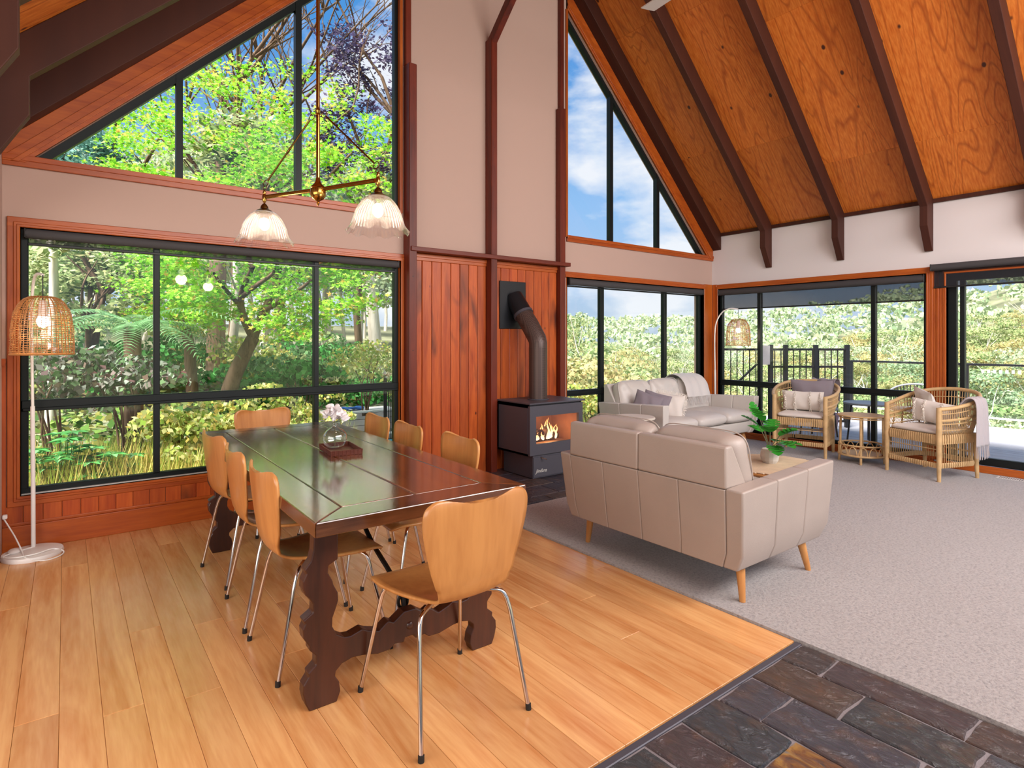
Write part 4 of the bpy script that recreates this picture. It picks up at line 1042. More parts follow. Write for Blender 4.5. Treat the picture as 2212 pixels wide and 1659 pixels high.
pillow('white lumbar pillow with tufted stripes on the chair by the sliding door', .44, .24, .11, l_, (.22, .12, a_), 'linen_white', 'stripes')
l_, a_ = place(tc2, .14, -.12, .665, PI - .5)
pillow('white square pillow with grey lines on the chair by the sliding door', .36, .36, .11, l_, (.3, .15, a_), 'linen_white')
l_, a_ = place(tc1, -.16, -.335, .0, math.radians(-24))
throw('grey blanket folded over the back of the chair by the lounge window', 'throw_blanket', 'linen_grey', [(-.05, .60), (-.048, .76), (-.035, .84), (.0, .862), (.035, .84), (.055, .74), (.08, .60)], .30, l_, a_, .02, 2, .006, 6, fr_ends=())
l_, a_ = place(tc2, -.335, -.12, .0, -PI / 2 + .25)
throw('pale fringed throw hanging over the chair by the sliding door', 'throw_blanket', 'throw_grey', [(.13, .60), (.10, .70), (.05, .775), (.0, .80), (-.045, .78), (-.065, .70), (-.07, .52), (-.075, .34)], .28, l_, a_, .12, 3, .009, 2)

# ---- rattan side table
rt = thing('rattan_side_table', 'round two-tier rattan side table between the tub chairs', 'table', (6.98, 2.80, .012))
MB().lathe([(.001, .498), (.222, .498), (.234, .504), (.236, .512), (.230, .518), (.001, .518)], 48).o('top', 'rattan', rt, smooth=True)
MB().lathe([(.001, .085), (.19, .085), (.19, .093), (.001, .093)], 40).o('shelf', 'rattan', rt, smooth=True)
for z_, r_, q in ((.195, .222, .009), (.085, .225, .010), (.485, .21, .007)):
    MB().tube([(r_ * math.cos(a), r_ * math.sin(a), z_) for a in [k * PI / 24 for k in range(48)]], q, 8, closed=True).o('ring', 'rattan', rt, smooth=True)
for k in range(4):
    a = .35 + k * PI / 2; MB().tube([(.20 * math.cos(a), .20 * math.sin(a), .5), (.205 * math.cos(a), .205 * math.sin(a), .2), (.215 * math.cos(a), .215 * math.sin(a), 0)], .013, 10).o('leg', 'rattan', rt, smooth=True)
for k in range(14):
    a0 = 2 * PI * k / 14; MB().tube([(.223 * math.cos(a0 + .19 * math.sin(q - PI / 2)), .223 * math.sin(a0 + .19 * math.sin(q - PI / 2)), .09 + .092 * math.sin(q)) for q in [PI * i / 10 for i in range(11)]], .005, 5).o('arch', 'rattan', rt, smooth=True)

# ---- floor vent and ceiling fan
fv = thing('floor_vent', 'white slotted floor vent in the carpet by the sliding door', 'vent', (7.25, 1.52, .0125))
MB().chbox(-.05, .05, -.16, .16, 0, .004, .001).o('frame', 'vent_white', fv, fix=False)
for k in range(18): MB().box(-.036, .036, -.15 + k * .0167, -.15 + k * .0167 + .007, .0041, .0046).o('slot', 'black_dark', fv)
fn_ = thing('ceiling_fan', 'pale ceiling fan of which one blade tip shows', 'fan', (3.53, 2.17, 3.93))
MB().lathe([(.001, -.06), (.06, -.055), (.09, -.02), (.09, .04), (.05, .07), (.014, .08), (.014, zc(RID) - 3.93 - .32)], 28).o('motor', 'fan_white', fn_, smooth=True)
for k in range(4):
    b = MB().grid(lambda u, v: ((u - .5) * (.12 + .02 * v), .12 + .70 * v, .02 * (u - .5)), 5, 8).o('blade', 'fan_white', fn_, solid=.008)
    b.rotation_euler = (0, 0, -.09 + k * PI / 2)
    a = MB().chbox(-.02, .02, .06, .2, -.012, -.004, .002).o('blade_arm', 'black_metal', fn_, fix=False); a.rotation_euler = b.rotation_euler
# ================================================================== OUTSIDE
def sst(a, b, x): t = max(0, min(1, (x - a) / (b - a))); return t * t * (3 - 2 * t)
RIDGE = [(-20, 24), (0, 20), (11.5, 14), (17.4, 7.5), (23.6, 3.5), (35.4, .2), (47, .8), (60, 2)]
def gz(x, y):
    r_ = math.hypot(x, y); th = math.degrees(math.atan2(y, x))
    zr = float(np.interp(th, [p[0] for p in RIDGE], [p[1] for p in RIDGE]))
    zv = float(np.interp(r_, [0, 11, 40, 60, 165, 175, 260], [-1.0, -1.2, -13, -13.5, zr, zr - .5, zr - 14]))
    zg = float(np.interp(y, [4, 5.2, 12, 34, 60], [-.35, -.3, .45, 2.2, 2.6]))
    G = sst(46, 54, th)
    if 2.55 < x < 6 and 5.6 < y < 8.99: G = 1; zg = -.38
    if y < 6 and x < 8: G = 1; zg = -.35
    return zv * (1 - G) + zg * G
m = MB(); xs_ = [-40, -20, -10, -5, -2, 0, 1, 2, 2.5, 2.6, 3.5, 4.5, 5.9, 6.1, 8, 10, 12, 15, 18, 22, 26, 30, 35, 40, 46, 52, 60, 70, 80, 90, 100, 112, 124, 136, 148, 160, 172, 190, 220]
ys_ = [-120, -90, -60, -40, -25, -15, -8, -4, 0, 2, 4, 5.15, 5.7, 6, 7, 8, 8.95, 9.05, 10, 12, 14, 17, 20, 24, 28, 33, 38, 45, 52, 60, 70, 80, 95, 110, 130, 150, 175, 200]
m.add([(x, y, gz(x, y) - (.25 if -2 < x < 12 and -5 < y < 5.6 else 0)) for y in ys_ for x in xs_], [(j * len(xs_) + i, j * len(xs_) + i + 1, (j + 1) * len(xs_) + i + 1, (j + 1) * len(xs_) + i) for j in range(len(ys_) - 1) for i in range(len(xs_) - 1)])
tag(m.o('ground', 'hill_ground', smooth=True, fix=False, sharp=0), 'garden ground and bush covered valley outside', 'ground', kind='structure')

# ---- foliage helpers
def quads(C, Nrm, size, rs, asp=.6, shape='diamond', jit=.55):
    C = np.asarray(C, float); n = len(C)
    N_ = np.asarray(Nrm, float) + rs.normal(0, jit, (n, 3)); N_ /= np.linalg.norm(N_, axis=1, keepdims=True) + 1e-9
    T = np.cross(N_, rs.normal(0, 1, (n, 3))); T /= np.linalg.norm(T, axis=1, keepdims=True) + 1e-9
    Bt = np.cross(N_, T); s_ = (size * rs.uniform(.65, 1.25, n))[:, None]
    if shape == 'star':
        ang = [90, 126, 162, 198, 234, 270, 306, 342, 18, 54]; rad = [1, .38, .85, .36, .62, .22, .62, .36, .85, .38]
        V = np.stack([C + (T * math.cos(math.radians(a)) + Bt * math.sin(math.radians(a))) * s_ * r_ * .6 for a, r_ in zip(ang, rad)], 1); k = 10
    else:
        V = np.stack([C + T * s_, C + Bt * s_ * asp, C - T * s_, C - Bt * s_ * asp], 1) if shape == 'diamond' else None; k = 4
    return V.reshape(-1, 3), [tuple(range(i * k, i * k + k)) for i in range(n)]
def leafmesh(name, parts, mat):
    V = np.concatenate([p[0] for p in parts]); F_ = []; o_ = 0
    for p in parts:
        F_ += [tuple(i + o_ for i in f) for f in p[1]]; o_ += len(p[0])
    me = bpy.data.meshes.new(name); me.from_pydata(V.tolist(), [], F_); me.materials.append(MATS[mat]); me.update(); return me
def blob(c, rad, n, rs, upper=True):
    d = rs.normal(0, 1, (n, 3)); d /= np.linalg.norm(d, axis=1, keepdims=True)
    if upper: d[:, 2] = np.abs(d[:, 2]) * .9 - .25
    rr = rs.uniform(.72, 1.0, (n, 1))
    return np.asarray(c) + d * rr * np.asarray(rad), d
def crown(seed, n_cl, per, size, R=.38, z0=.45, z1=1.0, qr=(.12, .2)):
    rs = np.random.RandomState(seed); parts = []
    for _ in range(n_cl):
        a = rs.uniform(0, 6.28); zz = rs.uniform(0, 1); rr = R * (1 - .55 * zz ** 2) * math.sqrt(rs.uniform(.05, 1))
        c = (rr * math.cos(a), rr * math.sin(a), z0 + (z1 - z0) * zz - .06); q = rs.uniform(*qr)
        C, N_ = blob(c, (q * 1.25, q * 1.25, q * .75), per, rs); parts.append(quads(C, N_, size, rs, jit=.3))
    return parts
def branches(seed, h, r0, n1, spread, twig=3, lean=(0, 0), depth=2):
    rs = random.Random(seed); mb = MB()
    def grow(p, d, L, r_, lev):
        pts = [p]; q = Vector(p); dd = Vector(d).normalized()
        for _ in range(4):
            dd = (dd + Vector((rs.uniform(-.22, .22), rs.uniform(-.22, .22), rs.uniform(-.05, .14)))).normalized(); q = q + dd * L / 4; pts.append(tuple(q))
        mb.tube(pts, [r_ * (1 - .16 * i) for i in range(5)], 6 if lev < 2 else 4, caps=False)
        if lev < depth:
            for k in range(twig if lev else n1):
                i = rs.randint(1 if lev else 2, 4); a = rs.uniform(0, 6.28)
                nd = dd * .75 + Vector((math.cos(a) * spread, math.sin(a) * spread, rs.uniform(.05, .55)))
                grow(pts[i], nd, L * rs.uniform(.45, .7), r_ * .5, lev + 1)
    grow((0, 0, 0), (lean[0], lean[1], 1), h, r0, 0); return mb

# ---- hillside gum trees: shared meshes, one object per tree, the farthest as one mass
gm = []
for v in range(5):
    cm = leafmesh('gum_crown', crown(40 + v, 15, 190, .0165), ['leaf_gum', 'leaf_gum_far', 'leaf_gum', 'leaf_gum_gold', 'leaf_gum_far'][v])
    tm = branches(60 + v, .62, .016, 4, .7, 2, (.1 * (v - 2), .05), 2).mesh('gum_trunk', 'bark_white', True, sharp=0); gm.append((cm, tm))
dn = []
for v in range(4):
    cm = leafmesh('gum_crown', crown(140 + v, 26, 210, .0125), ['leaf_gum', 'leaf_gum_far', 'leaf_gum_gold', 'leaf_gum'][v])
    tm = branches(160 + v, .6, .013, 5, .7, 3, (.1 * (v - 1.5), .05), 2).mesh('gum_trunk', 'bark_white', True, sharp=0); dn.append((cm, tm))
rs = random.Random(21); pts = []
r_ = 21.
while r_ < 172:
    step = 3.1 if r_ < 34 else (4.2 if r_ < 80 else 5.4); th = -9 + rs.uniform(0, 2)
    while th < 51:
        rr = r_ + rs.uniform(-.4, .4) * step; t2 = math.radians(th + rs.uniform(-.3, .3) * step / r_ * 57.3)
        x, y = rr * math.cos(t2), rr * math.sin(t2)
        near = th > 40 and rr < 33
        if rr > (20 if near else 27): pts.append((rr, x, y, th))
        th += math.degrees(step / r_) * rs.uniform(.85, 1.2)
    r_ += step * .9
pts.sort()
NI = 290; far = []
for i, (rr, x, y, th) in enumerate(pts):
    h = rs.uniform(7.2, 9.6) if rr > 45 else rs.uniform(6.4, 8.4)
    if th > 40 and rr < 33: h = rs.uniform(7.0, 8.8)
    z = gz(x, y) - .3
    if i < NI:
        cm, tm = (dn if rr < 48 else gm)[rs.randrange(4)]
        t = thing('gum_tree', 'pale green gum tree on the bush hillside beyond the deck' if rr > 34 else 'gum tree in the near bush below the corner window', 'tree', (x, y, z), rs.uniform(0, 6.28), 'gum trees on the hillside' if rr > 34 else 'gum trees below the house')
        t.scale = (h * rs.uniform(.9, 1.25), h * rs.uniform(.9, 1.25), h)
        obj('crown', cm, t); obj('trunk', tm, t)
    else: far.append((x, y, z, h))
nps = np.random.RandomState(5); parts = []
for (x, y, z, h) in far:
    for k in range(4):
        c = (x + rs.uniform(-.22, .22) * h, y + rs.uniform(-.22, .22) * h, z + h * rs.uniform(.66, .86)); C, N_ = blob(c, (h * .22, h * .22, h * .15), 16, nps); parts.append(quads(C, N_, .06 * h, nps))
if parts:
    o_ = obj('distant_forest', leafmesh('distant_forest', parts, 'leaf_gum_far')); tag(o_, 'mass of distant tree canopy along the ridge', 'forest', kind='stuff')

# ---- garden trees behind the dining window
def px2(u, v, depth):
    k = (u - 1106) / 1265; c, s_ = math.cos(YAW), math.sin(YAW)
    return Vector((depth * (s_ + k * c), depth * (c - k * s_), 1.36 + (733 - v) / 1265 * depth))
def gtree(label, name, base, crown_me, crown_loc, crown_scale, trunk_mb, bark, cat='tree', group=None):
    t = thing(name, label, cat, base, group=group)
    if crown_me: obj('foliage', crown_me, t, tuple(Vector(crown_loc) - Vector(base)), scale=crown_scale)
    if trunk_mb: trunk_mb.o('trunk', bark, t, smooth=True, sharp=0)
    return t
def rel(base, pts): return [tuple(Vector(p) - Vector(base)) for p in pts]
def P8(u, v, d): return tuple(px2(u, v, d))
# main maple: trunk and limbs traced in depth
b0 = P8(488, 870, 7.3)
mt = MB()
mt.tube(rel(b0, curve([b0, P8(505, 815, 7.25), P8(528, 765, 7.2), P8(548, 728, 7.2)], 10)), np.linspace(.10, .075, 10).tolist(), 12, caps=False)
for path, r0 in (([(548, 730, 7.2), (528, 690, 7.1), (520, 655, 7.0), (526, 620, 6.9), (545, 580, 6.8)], .055), ([(545, 735, 7.2), (562, 690, 7.3), (578, 655, 7.4), (592, 620, 7.6), (600, 570, 7.8)], .06),
                 ([(522, 665, 7.0), (500, 640, 6.9), (478, 615, 6.7), (462, 590, 6.5)], .03), ([(572, 670, 7.3), (600, 655, 7.1), (640, 630, 6.9), (680, 600, 6.8)], .035), ([(524, 640, 6.9), (556, 615, 6.7), (590, 590, 6.5), (600, 560, 6.4)], .03),
                 ([(580, 650, 7.4), (620, 610, 7.8), (680, 560, 8.0), (740, 500, 8.1)], .035), ([(595, 600, 7.6), (590, 500, 7.7), (560, 380, 7.8), (530, 300, 7.9)], .045), ([(545, 580, 6.8), (510, 480, 6.9), (470, 400, 7.1)], .035), ([(600, 560, 7.7), (680, 420, 7.9), (760, 330, 8.1)], .035)):
    mt.tube(rel(b0, curve([P8(*p) for p in path], 10)), np.linspace(r0, r0 * .45, 10).tolist(), 8, caps=False)
rs_ = np.random.RandomState(3); parts = []
def clump(u, v, d, ru, n, sz=.068, flat=.4, shape='star'):
    c = np.array(P8(u, v, d)); R = ru / 1265 * d
    C = c + rs_.normal(0, 1, (n, 3)) * np.array((R, R, R * flat)) * .6; N_ = np.tile((0, -.35, 1.), (n, 1)); parts.append(quads(C, N_, sz, rs_, shape=shape))
for _ in range(330):
    u = rs_.uniform(150, 860); v = rs_.uniform(140, 735); d = rs_.uniform(6.2, 8.8)
    e = ((u - 545) / 330) ** 2 + ((v - 450) / 315) ** 2
    if e > 1.05: continue
    if v > 680 and 440 < u < 590: continue
    if v > 560 and u < 330 and rs_.uniform() < .6: continue
    if v < 260 and rs_.uniform() < .35: continue
    clump(u, v, d, 40, 105)
for (u, v) in ((600, 690), (640, 680), (665, 700), (625, 720), (655, 650), (580, 700), (690, 660), (470, 680), (440, 700), (420, 660), (480, 640), (630, 640), (660, 725), (380, 640), (360, 600)): clump(u, v, rs_.uniform(6.6, 7.4), 36, 120)
lm_ = leafmesh('maple_leaves', parts, 'leaf_maple')
t = thing('maple_tree', 'bright green Japanese maple with leaning trunk behind the garden window', 'tree', b0)
obj('foliage', lm_, t, tuple(-Vector(b0))); mt.o('trunk', 'bark', t, smooth=True, sharp=0)
b1 = P8(418, 880, 8.2); mt = MB()
mt.tube(rel(b1, curve([b1, P8(412, 800, 8.2), P8(408, 740, 8.2), P8(398, 705, 8.2)], 8)), np.linspace(.085, .065, 8).tolist(), 10, caps=False)
for path, r0 in (([(398, 710, 8.2), (380, 690, 8.1), (360, 670, 8.0)], .035), ([(402, 705, 8.2), (418, 680, 8.3), (432, 640, 8.4)], .04), ([(400, 710, 8.2), (398, 660, 8.3), (390, 610, 8.4)], .04)):
    mt.tube(rel(b1, curve([P8(*p) for p in path], 8)), np.linspace(r0, r0 * .5, 8).tolist(), 8, caps=False)
parts = []
for _ in range(60): clump(rs_.uniform(290, 460), rs_.uniform(480, 690), rs_.uniform(7.9, 8.9), 38, 80)
t = thing('maple_tree', 'darker maple with upright trunk left of the leaning maple', 'tree', b1)
obj('foliage', leafmesh('maple_leaves', parts, 'leaf_maple'), t, tuple(-Vector(b1))); mt.o('trunk', 'bark', t, smooth=True, sharp=0)
# stringybark trunk and white gum trunks
b2 = P8(465, 880, 10.2); t = thing('gum_trunk_tree', 'pink grey stringybark trunk between the two maples', 'tree', b2)
MB().tube(rel(b2, [b2, P8(466, 760, 10.2), P8(470, 600, 10.3), P8(476, 350, 10.4)]), [.17, .15, .14, .11], 14, caps=False).o('trunk', 'bark_pink', t, smooth=True, sharp=0)
parts = []
for _ in range(20): clump(rs_.uniform(420, 560), rs_.uniform(250, 420), 10.4, 45, 50, .09, .5, 'diamond')
obj('foliage', leafmesh('gum_leaves', parts, 'leaf_gum'), t, tuple(-Vector(b2)))
wr_ = random.Random(77)
for i, (u, d, w_, ln) in enumerate([(495, 12, .10, 10), (820, 13, .16, -26), (600, 16, .06, 4), (640, 19, .08, -8), (700, 15, .09, 2), (712, 17, .05, 5), (575, 20, .07, 8), (745, 21, .07, -6), (108, 7.2, .07, 4), (780, 18, .05, 10)]):
    b = P8(u, 870 if d > 8 else 700, d); b = (b[0], b[1], gz(b[0], b[1])); tp = P8(u + ln, 430, d)
    t = thing('white_gum', 'slim white gum trunk far behind the maple' if d > 14.5 else ['white gum trunk just right of the stringybark', 'leaning peeling gum trunk at the right end of the garden window', '', '', 'pale gum trunk beside the right window mullion', '', '', '', 'white birch trunk behind the rattan lamp', ''][i], 'tree', b, group='slim white gum trunks' if d > 14.5 else None)
    pm = [((a + b_) / 2 + wr_.uniform(-.15, .15)) for a, b_ in zip(b, tp)]
    tr_ = MB().tube(rel(b, curve([b, pm, tp], 10)), np.linspace(w_, w_ * .55, 10).tolist(), 9, caps=False)
    for k in range(4):
        q = interp([b, pm, tp], wr_.uniform(.4, .95)); e = q + np.array((wr_.uniform(-1.2, 1.2), wr_.uniform(-.6, .6), wr_.uniform(.2, 1.0)))
        tr_.tube(rel(b, curve([tuple(q), tuple((q + e) / 2 + np.array((0, 0, wr_.uniform(-.1, .2)))), tuple(e)], 7)), np.linspace(w_ * .3, w_ * .1, 7).tolist(), 6, caps=False)
    tr_.o('trunk', 'bark_white', t, smooth=True, sharp=0)
    parts = []
    for k in range(10): clump(u + wr_.uniform(-60, 60) * 10 / d, wr_.uniform(400, 560), d + wr_.uniform(-.5, .8), 30, 26, .075, .5, 'diamond')
    obj('foliage', leafmesh('gum_leaves', parts, 'leaf_gum'), t, tuple(-Vector(b)))
# tall bare tree, purple tree, blue-green tree seen in the upper window
for i, (u, d, hh, lb) in enumerate(((500, 12.5, 5.6, 'leafless tree with many twigs above the maple, left one'), (615, 13.5, 6.6, 'leafless tree with many twigs beside the upper window mullion'))):
    b = P8(u, 600, d); b = (b[0], b[1], 1.0); t = thing('bare_tree', lb, 'tree', b)
    branches(300 + i, hh, .10, 9, .75, 5, (.0, 0), 3).o('branches', 'bark', t, smooth=True, sharp=0)
for (u0, u1, v0, v1, d, mat, lb, n, nm) in ((690, 870, 60, 380, 13, 'leaf_purple', 'purple leaved tree at the right of the upper garden window', 60, 'purple_tree'), (95, 280, 250, 420, 9.5, 'leaf_blue', 'blue green gum foliage in the corner of the upper garden window', 46, 'blue_gum'), (60, 330, 540, 700, 9.0, 'leaf_gum', 'soft green tree behind the tree fern', 62, 'garden_tree')):
    parts = []
    for _ in range(n):
        clump(rs_.uniform(u0, u1), rs_.uniform(v0, v1), d + rs_.uniform(-.8, .8), 26, 95, .05, .6, 'diamond')
    b = P8((u0 + u1) / 2, 700, d); b = (b[0], b[1], gz(b[0], b[1])); t = thing(nm, lb, 'tree', b)
    obj('foliage', leafmesh('leaves', parts, mat), t, tuple(-Vector(b)))
    branches(int(u0), (P8(u0, (v0 + v1) / 2, d)[2] - b[2]) * .95, .09, 6, .7, 3, (0, 0), 2).o('trunk', 'bark', t, smooth=True, sharp=0)
# background thicket behind the garden
bt = random.Random(31); k = 0
for d in (15, 20, 26, 32):
    for u in range(-150, 1000, 120):
        p = P8(u + bt.uniform(-40, 40), 700, d + bt.uniform(-1.5, 1.5)); h = bt.uniform(4.2, 6.2) + (d - 15) * .12; cm, tm = dn[bt.randrange(4)]
        t = thing('bush_tree', 'grey green bush tree in the thicket behind the garden', 'tree', (p[0], p[1], gz(p[0], p[1]) - .2), bt.uniform(0, 6), 'bush trees behind the garden')
        t.scale = (h * .95, h * .95, h); obj('crown', cm, t); obj('trunk', tm, t)
# tree fern
b = P8(285, 760, 6.3); b = (b[0], b[1], gz(b[0], b[1])); t = thing('tree_fern', 'tree fern with feathery arching fronds behind the garden window', 'fern', b)
cz = P8(285, 705, 6.3)[2] - b[2]
MB().tube([(0, 0, 0), (.02, 0, cz * .5), (0, 0, cz)], [.11, .09, .08], 10).o('trunk', 'bark', t, smooth=True, sharp=0)
def frond(L, nl=26, w=.16):
    V = []; F_ = []
    for i in range(nl):
        f_ = (i + 1) / (nl + 1); x = L * f_; z = .42 * L * f_ - .62 * L * f_ ** 2.2; ww = w * math.sin(PI * min(1, .12 + .88 * f_)) ** .8
        for s_ in (-1, 1):
            o_ = len(V); V += [(x - .010, 0, z), (x + .012, s_ * ww * .45, z - .004), (x + .045, s_ * ww, z - .05), (x + .026, s_ * ww * .45, z - .012), (x + .012, 0, z)]; F_.append((o_, o_ + 1, o_ + 2, o_ + 3, o_ + 4))
    return MB().add(V, F_).mesh('frond', 'leaf_fern', fix=False)
fr_ = frond(1.15, 30, .17)
for k in range(17): obj('frond', fr_, t, (0, 0, cz - .02), (wr_.uniform(-.2, .2), wr_.uniform(-.25, .25), k * 2.4 + wr_.uniform(-.2, .2)), (wr_.uniform(.8, 1.1),) * 3)
# shrubs
def shrub(label, u, v, d, R, n, sz, mat, flat=.6, name='garden_shrub'):
    c = P8(u, v, d); b = (c[0], c[1], gz(c[0], c[1])); t = thing(name, label, 'shrub', b); parts = []
    for _ in range(max(5, n // 90)):
        cc = np.array(c) + rs_.normal(0, 1, 3) * np.array((R * .5, R * .4, R * flat * .45)); C, N_ = blob(cc, (R * .45, R * .4, R * .35), 90, rs_); parts.append(quads(C, N_, sz, rs_, .75))
    obj('foliage', leafmesh('shrub_leaves', parts, mat), t, tuple(-Vector(b)))
    mb = MB()
    for k in range(6): mb.tube(curve([(wr_.uniform(-.05, .05), 0, 0), (wr_.uniform(-.2, .2) * R, wr_.uniform(-.2, .2) * R, (c[2] - b[2]) * .6), (wr_.uniform(-.6, .6) * R, wr_.uniform(-.5, .5) * R, (c[2] - b[2]) * 1.05)], 6), [.015, .013, .011, .009, .007, .004], 5, caps=False)
    mb.o('stems', 'bark', t, smooth=True, sharp=0)
shrub('dark shrub with purple and green leaves behind the floor lamp', 120, 800, 5.6, .55, 1600, .034, 'leaf_shrub')
shrub('dark shrub with mixed leaves left of the first window mullion', 270, 815, 5.7, .5, 1500, .034, 'leaf_shrub')
shrub('yellow green leafy shrub at the first window mullion', 385, 905, 5.9, .42, 1100, .032, 'leaf_gold')
shrub('golden shrub behind the window side chairs', 450, 955, 5.9, .5, 1300, .03, 'leaf_gold')
shrub('golden green shrub behind the far end chair', 560, 890, 6.6, .5, 1300, .03, 'leaf_gold')
shrub('orange tipped shrub right of the far end chair', 660, 900, 6.8, .42, 1100, .028, 'leaf_gold')
shrub('broad green shrub under the leaning maple', 560, 845, 7.6, .5, 800, .05, 'leaf_green')
shrub('low green shrub right of the maple trunk', 650, 835, 7.9, .5, 800, .045, 'leaf_green')
shrub('clipped dark green hedge behind the pale retaining wall', 770, 858, 10.3, .8, 1500, .04, 'leaf_green')
shrub('wispy yellow green shrub at the right end of the garden window', 790, 765, 9.5, .75, 1200, .03, 'leaf_gold')
shrub('low bush below the corner window beside the stove', 1262, 885, 8.6, .6, 1400, .03, 'leaf_gold')
# hellebore clump
b = P8(140, 1000, 5.05); b = (b[0], b[1], gz(b[0], b[1])); t = thing('hellebore_clump', 'glossy green plant with fingered leaves low in the garden window', 'plant', b); V = MB()
for k in range(30):
    a = wr_.uniform(0, 6.28); q = wr_.uniform(.05, .5); c = Vector((q * math.cos(a), q * .55 * math.sin(a), .62 + wr_.uniform(-.16, .14) - q * .25)); h0 = wr_.uniform(0, 6.28)
    V.tube([(c.x * .3, c.y * .3, 0), tuple(c)], .004, 4)
    for j in range(7):
        aa = h0 + j * 2 * PI / 7; d_ = Vector((math.cos(aa), math.sin(aa), .12)); s_ = Vector((-math.sin(aa), math.cos(aa), 0)); L = .14
        o_ = [tuple(c), tuple(c + d_ * L * .5 + s_ * .026), tuple(c + d_ * L + Vector((0, 0, -.025))), tuple(c + d_ * L * .5 - s_ * .026)]; V.add(o_, [(0, 1, 2, 3)])
V.o('foliage', 'leaf_green', t, fix=False)
# strap-leaf plant and golden grass
b = P8(590, 850, 7.0); b = (b[0], b[1], gz(b[0], b[1])); t = thing('strap_leaf_plant', 'dark green strap leaved plant below the leaning maple', 'plant', b); V = MB()
for k in range(34):
    a = wr_.uniform(0, 6.28); L = wr_.uniform(.4, .75); w_ = .022; dx, dy = math.cos(a), math.sin(a); pv = None
    rows = [(L * f_ * .8, .75 * L * math.sin(f_ * 1.9)) for f_ in (0, .25, .5, .75, 1)]
    V.add([p for (q, z) in rows for p in ((dx * q - dy * w_ * (1 - q / L * .9), dy * q + dx * w_ * (1 - q / L * .9), z), (dx * q + dy * w_ * (1 - q / L * .9), dy * q - dx * w_ * (1 - q / L * .9), z))], [(2 * i, 2 * i + 1, 2 * i + 3, 2 * i + 2) for i in range(4)])
V.o('leaves', 'leaf_green', t, fix=False)
V = MB(); gr = random.Random(8)
for k in range(11000):
    x = gr.uniform(-.9, 2.7); y = gr.uniform(5.36, 6.9); z = gz(x, y) - .08; h = gr.uniform(.3, .62) * (1.15 if y > 5.6 else .95); a = gr.uniform(0, 6.28); bn = gr.uniform(.05, .25); w_ = gr.uniform(.005, .011)
    dx, dy = math.cos(a) * bn, math.sin(a) * bn; sx, sy = -math.sin(a) * w_, math.cos(a) * w_
    V.add([(x - sx, y - sy, z), (x + sx, y + sy, z), (x + dx * .4 + sx * .8, y + dy * .4 + sy * .8, z + h * .6), (x + dx * .4 - sx * .8, y + dy * .4 - sy * .8, z + h * .6), (x + dx, y + dy, z + h)], [(0, 1, 2, 3), (3, 2, 4)])
o_ = V.o('garden_grass', 'leaf_grass', fix=False); tag(o_, 'golden green grass and groundcover along the garden window', 'grass', kind='stuff')

rc = np.random.RandomState(11); n_ = 9000
cx_ = rc.uniform(-3, 5.2, n_); cy_ = rc.uniform(5.5, 13, n_); kp = ~((cx_ > 2.4) & (cy_ < 9.6)); cx_, cy_ = cx_[kp], cy_[kp]; n_ = len(cx_); C = np.stack([cx_, cy_, [gz(a, b) + .05 for a, b in zip(cx_, cy_)]], 1); C[:, 2] += rc.uniform(0, .28, n_)
o_ = obj('groundcover', leafmesh('groundcover', [quads(C, np.tile((0, -.4, 1.), (n_, 1)), .065, rc, .7)], 'leaf_ground')); tag(o_, 'mixed green groundcover leaves under the garden trees', 'groundcover', kind='stuff')
for i_, (u, v, d) in enumerate([(90, 770, 9.5), (200, 770, 10), (330, 790, 9.2), (560, 790, 10.5), (620, 800, 9.6), (690, 790, 10.5), (740, 780, 11.5), (380, 770, 11), (640, 750, 12.5), (830, 800, 11.5), (500, 800, 11.5)]):
    shrub('understory shrub in the thicket behind the maples', u, v, d, .8, 1100, .045, ['leaf_fern', 'leaf_gum', 'leaf_green', 'leaf_gold'][i_ % 4], name='understory_shrub'); bpy.data.objects['understory_shrub' + ('' if i_ == 0 else '.%03d' % i_)]['group'] = 'understory shrubs'

# ---- retaining wall, towel, pool
t = thing('retaining_wall', 'pale horizontal board retaining wall behind the far chairs', 'wall', (3.75, 9.0, -.35))
for k in range(5): MB().chbox(-.62, .62, 0, .05, .02 + k * .1, .114 + k * .1, .005).o('board', 'wall_render', t, fix=False)
MB().chbox(-.66, .66, -.06, .4, .525, .56, .006).o('cap', 'wood_cap', t, fix=False)
MB().chbox(-.62, .62, .05, .38, 0, .52, .005).o('core', 'wall_render', t, fix=False)
t = thing('blue_towel', 'crumpled blue towel on the retaining wall', 'towel', (3.62, 9.1, .212))
MB().grid(lambda u, v: ((u - .5) * .5, (v - .5) * .16, .03 * abs(math.sin(7 * u + 2 * v)) + .012 * math.sin(13 * v + 3 * u) + .015), 20, 10).o('cloth', 'towel_blue', t, smooth=True, fix=False, sharp=0, solid=.008)
t = thing('swimming_pool', 'blue pool seen low behind the stove side chairs', 'pool', (3.75, 7.9, -.25))
MB().box(-.9, .9, -.75, .75, -.02, .02).o('water', 'water', t)
MB().box(-1.05, 1.05, .75, .95, -.3, .10).box(-1.05, 1.05, -.95, -.75, -.3, .05).o('coping', 'pool_tile', t)
t = thing('pool_fence', 'black slatted pool fence at the right end of the garden window', 'fence', (4.25, 8.6, -.3))
for k in range(14): MB().chbox(-.2 + k * .03, -.188 + k * .03, 0, .012, .05, 1.0, .002).o('picket', 'black_metal', t, fix=False)
for z_ in (.05, .95): MB().chbox(-.24, .24, -.005, .025, z_, z_ + .03, .003).o('rail', 'black_metal', t, fix=False)
for x in (-.24, .22): MB().chbox(x, x + .04, -.01, .03, 0, 1.05, .004).o('post', 'black_metal', t, fix=False)

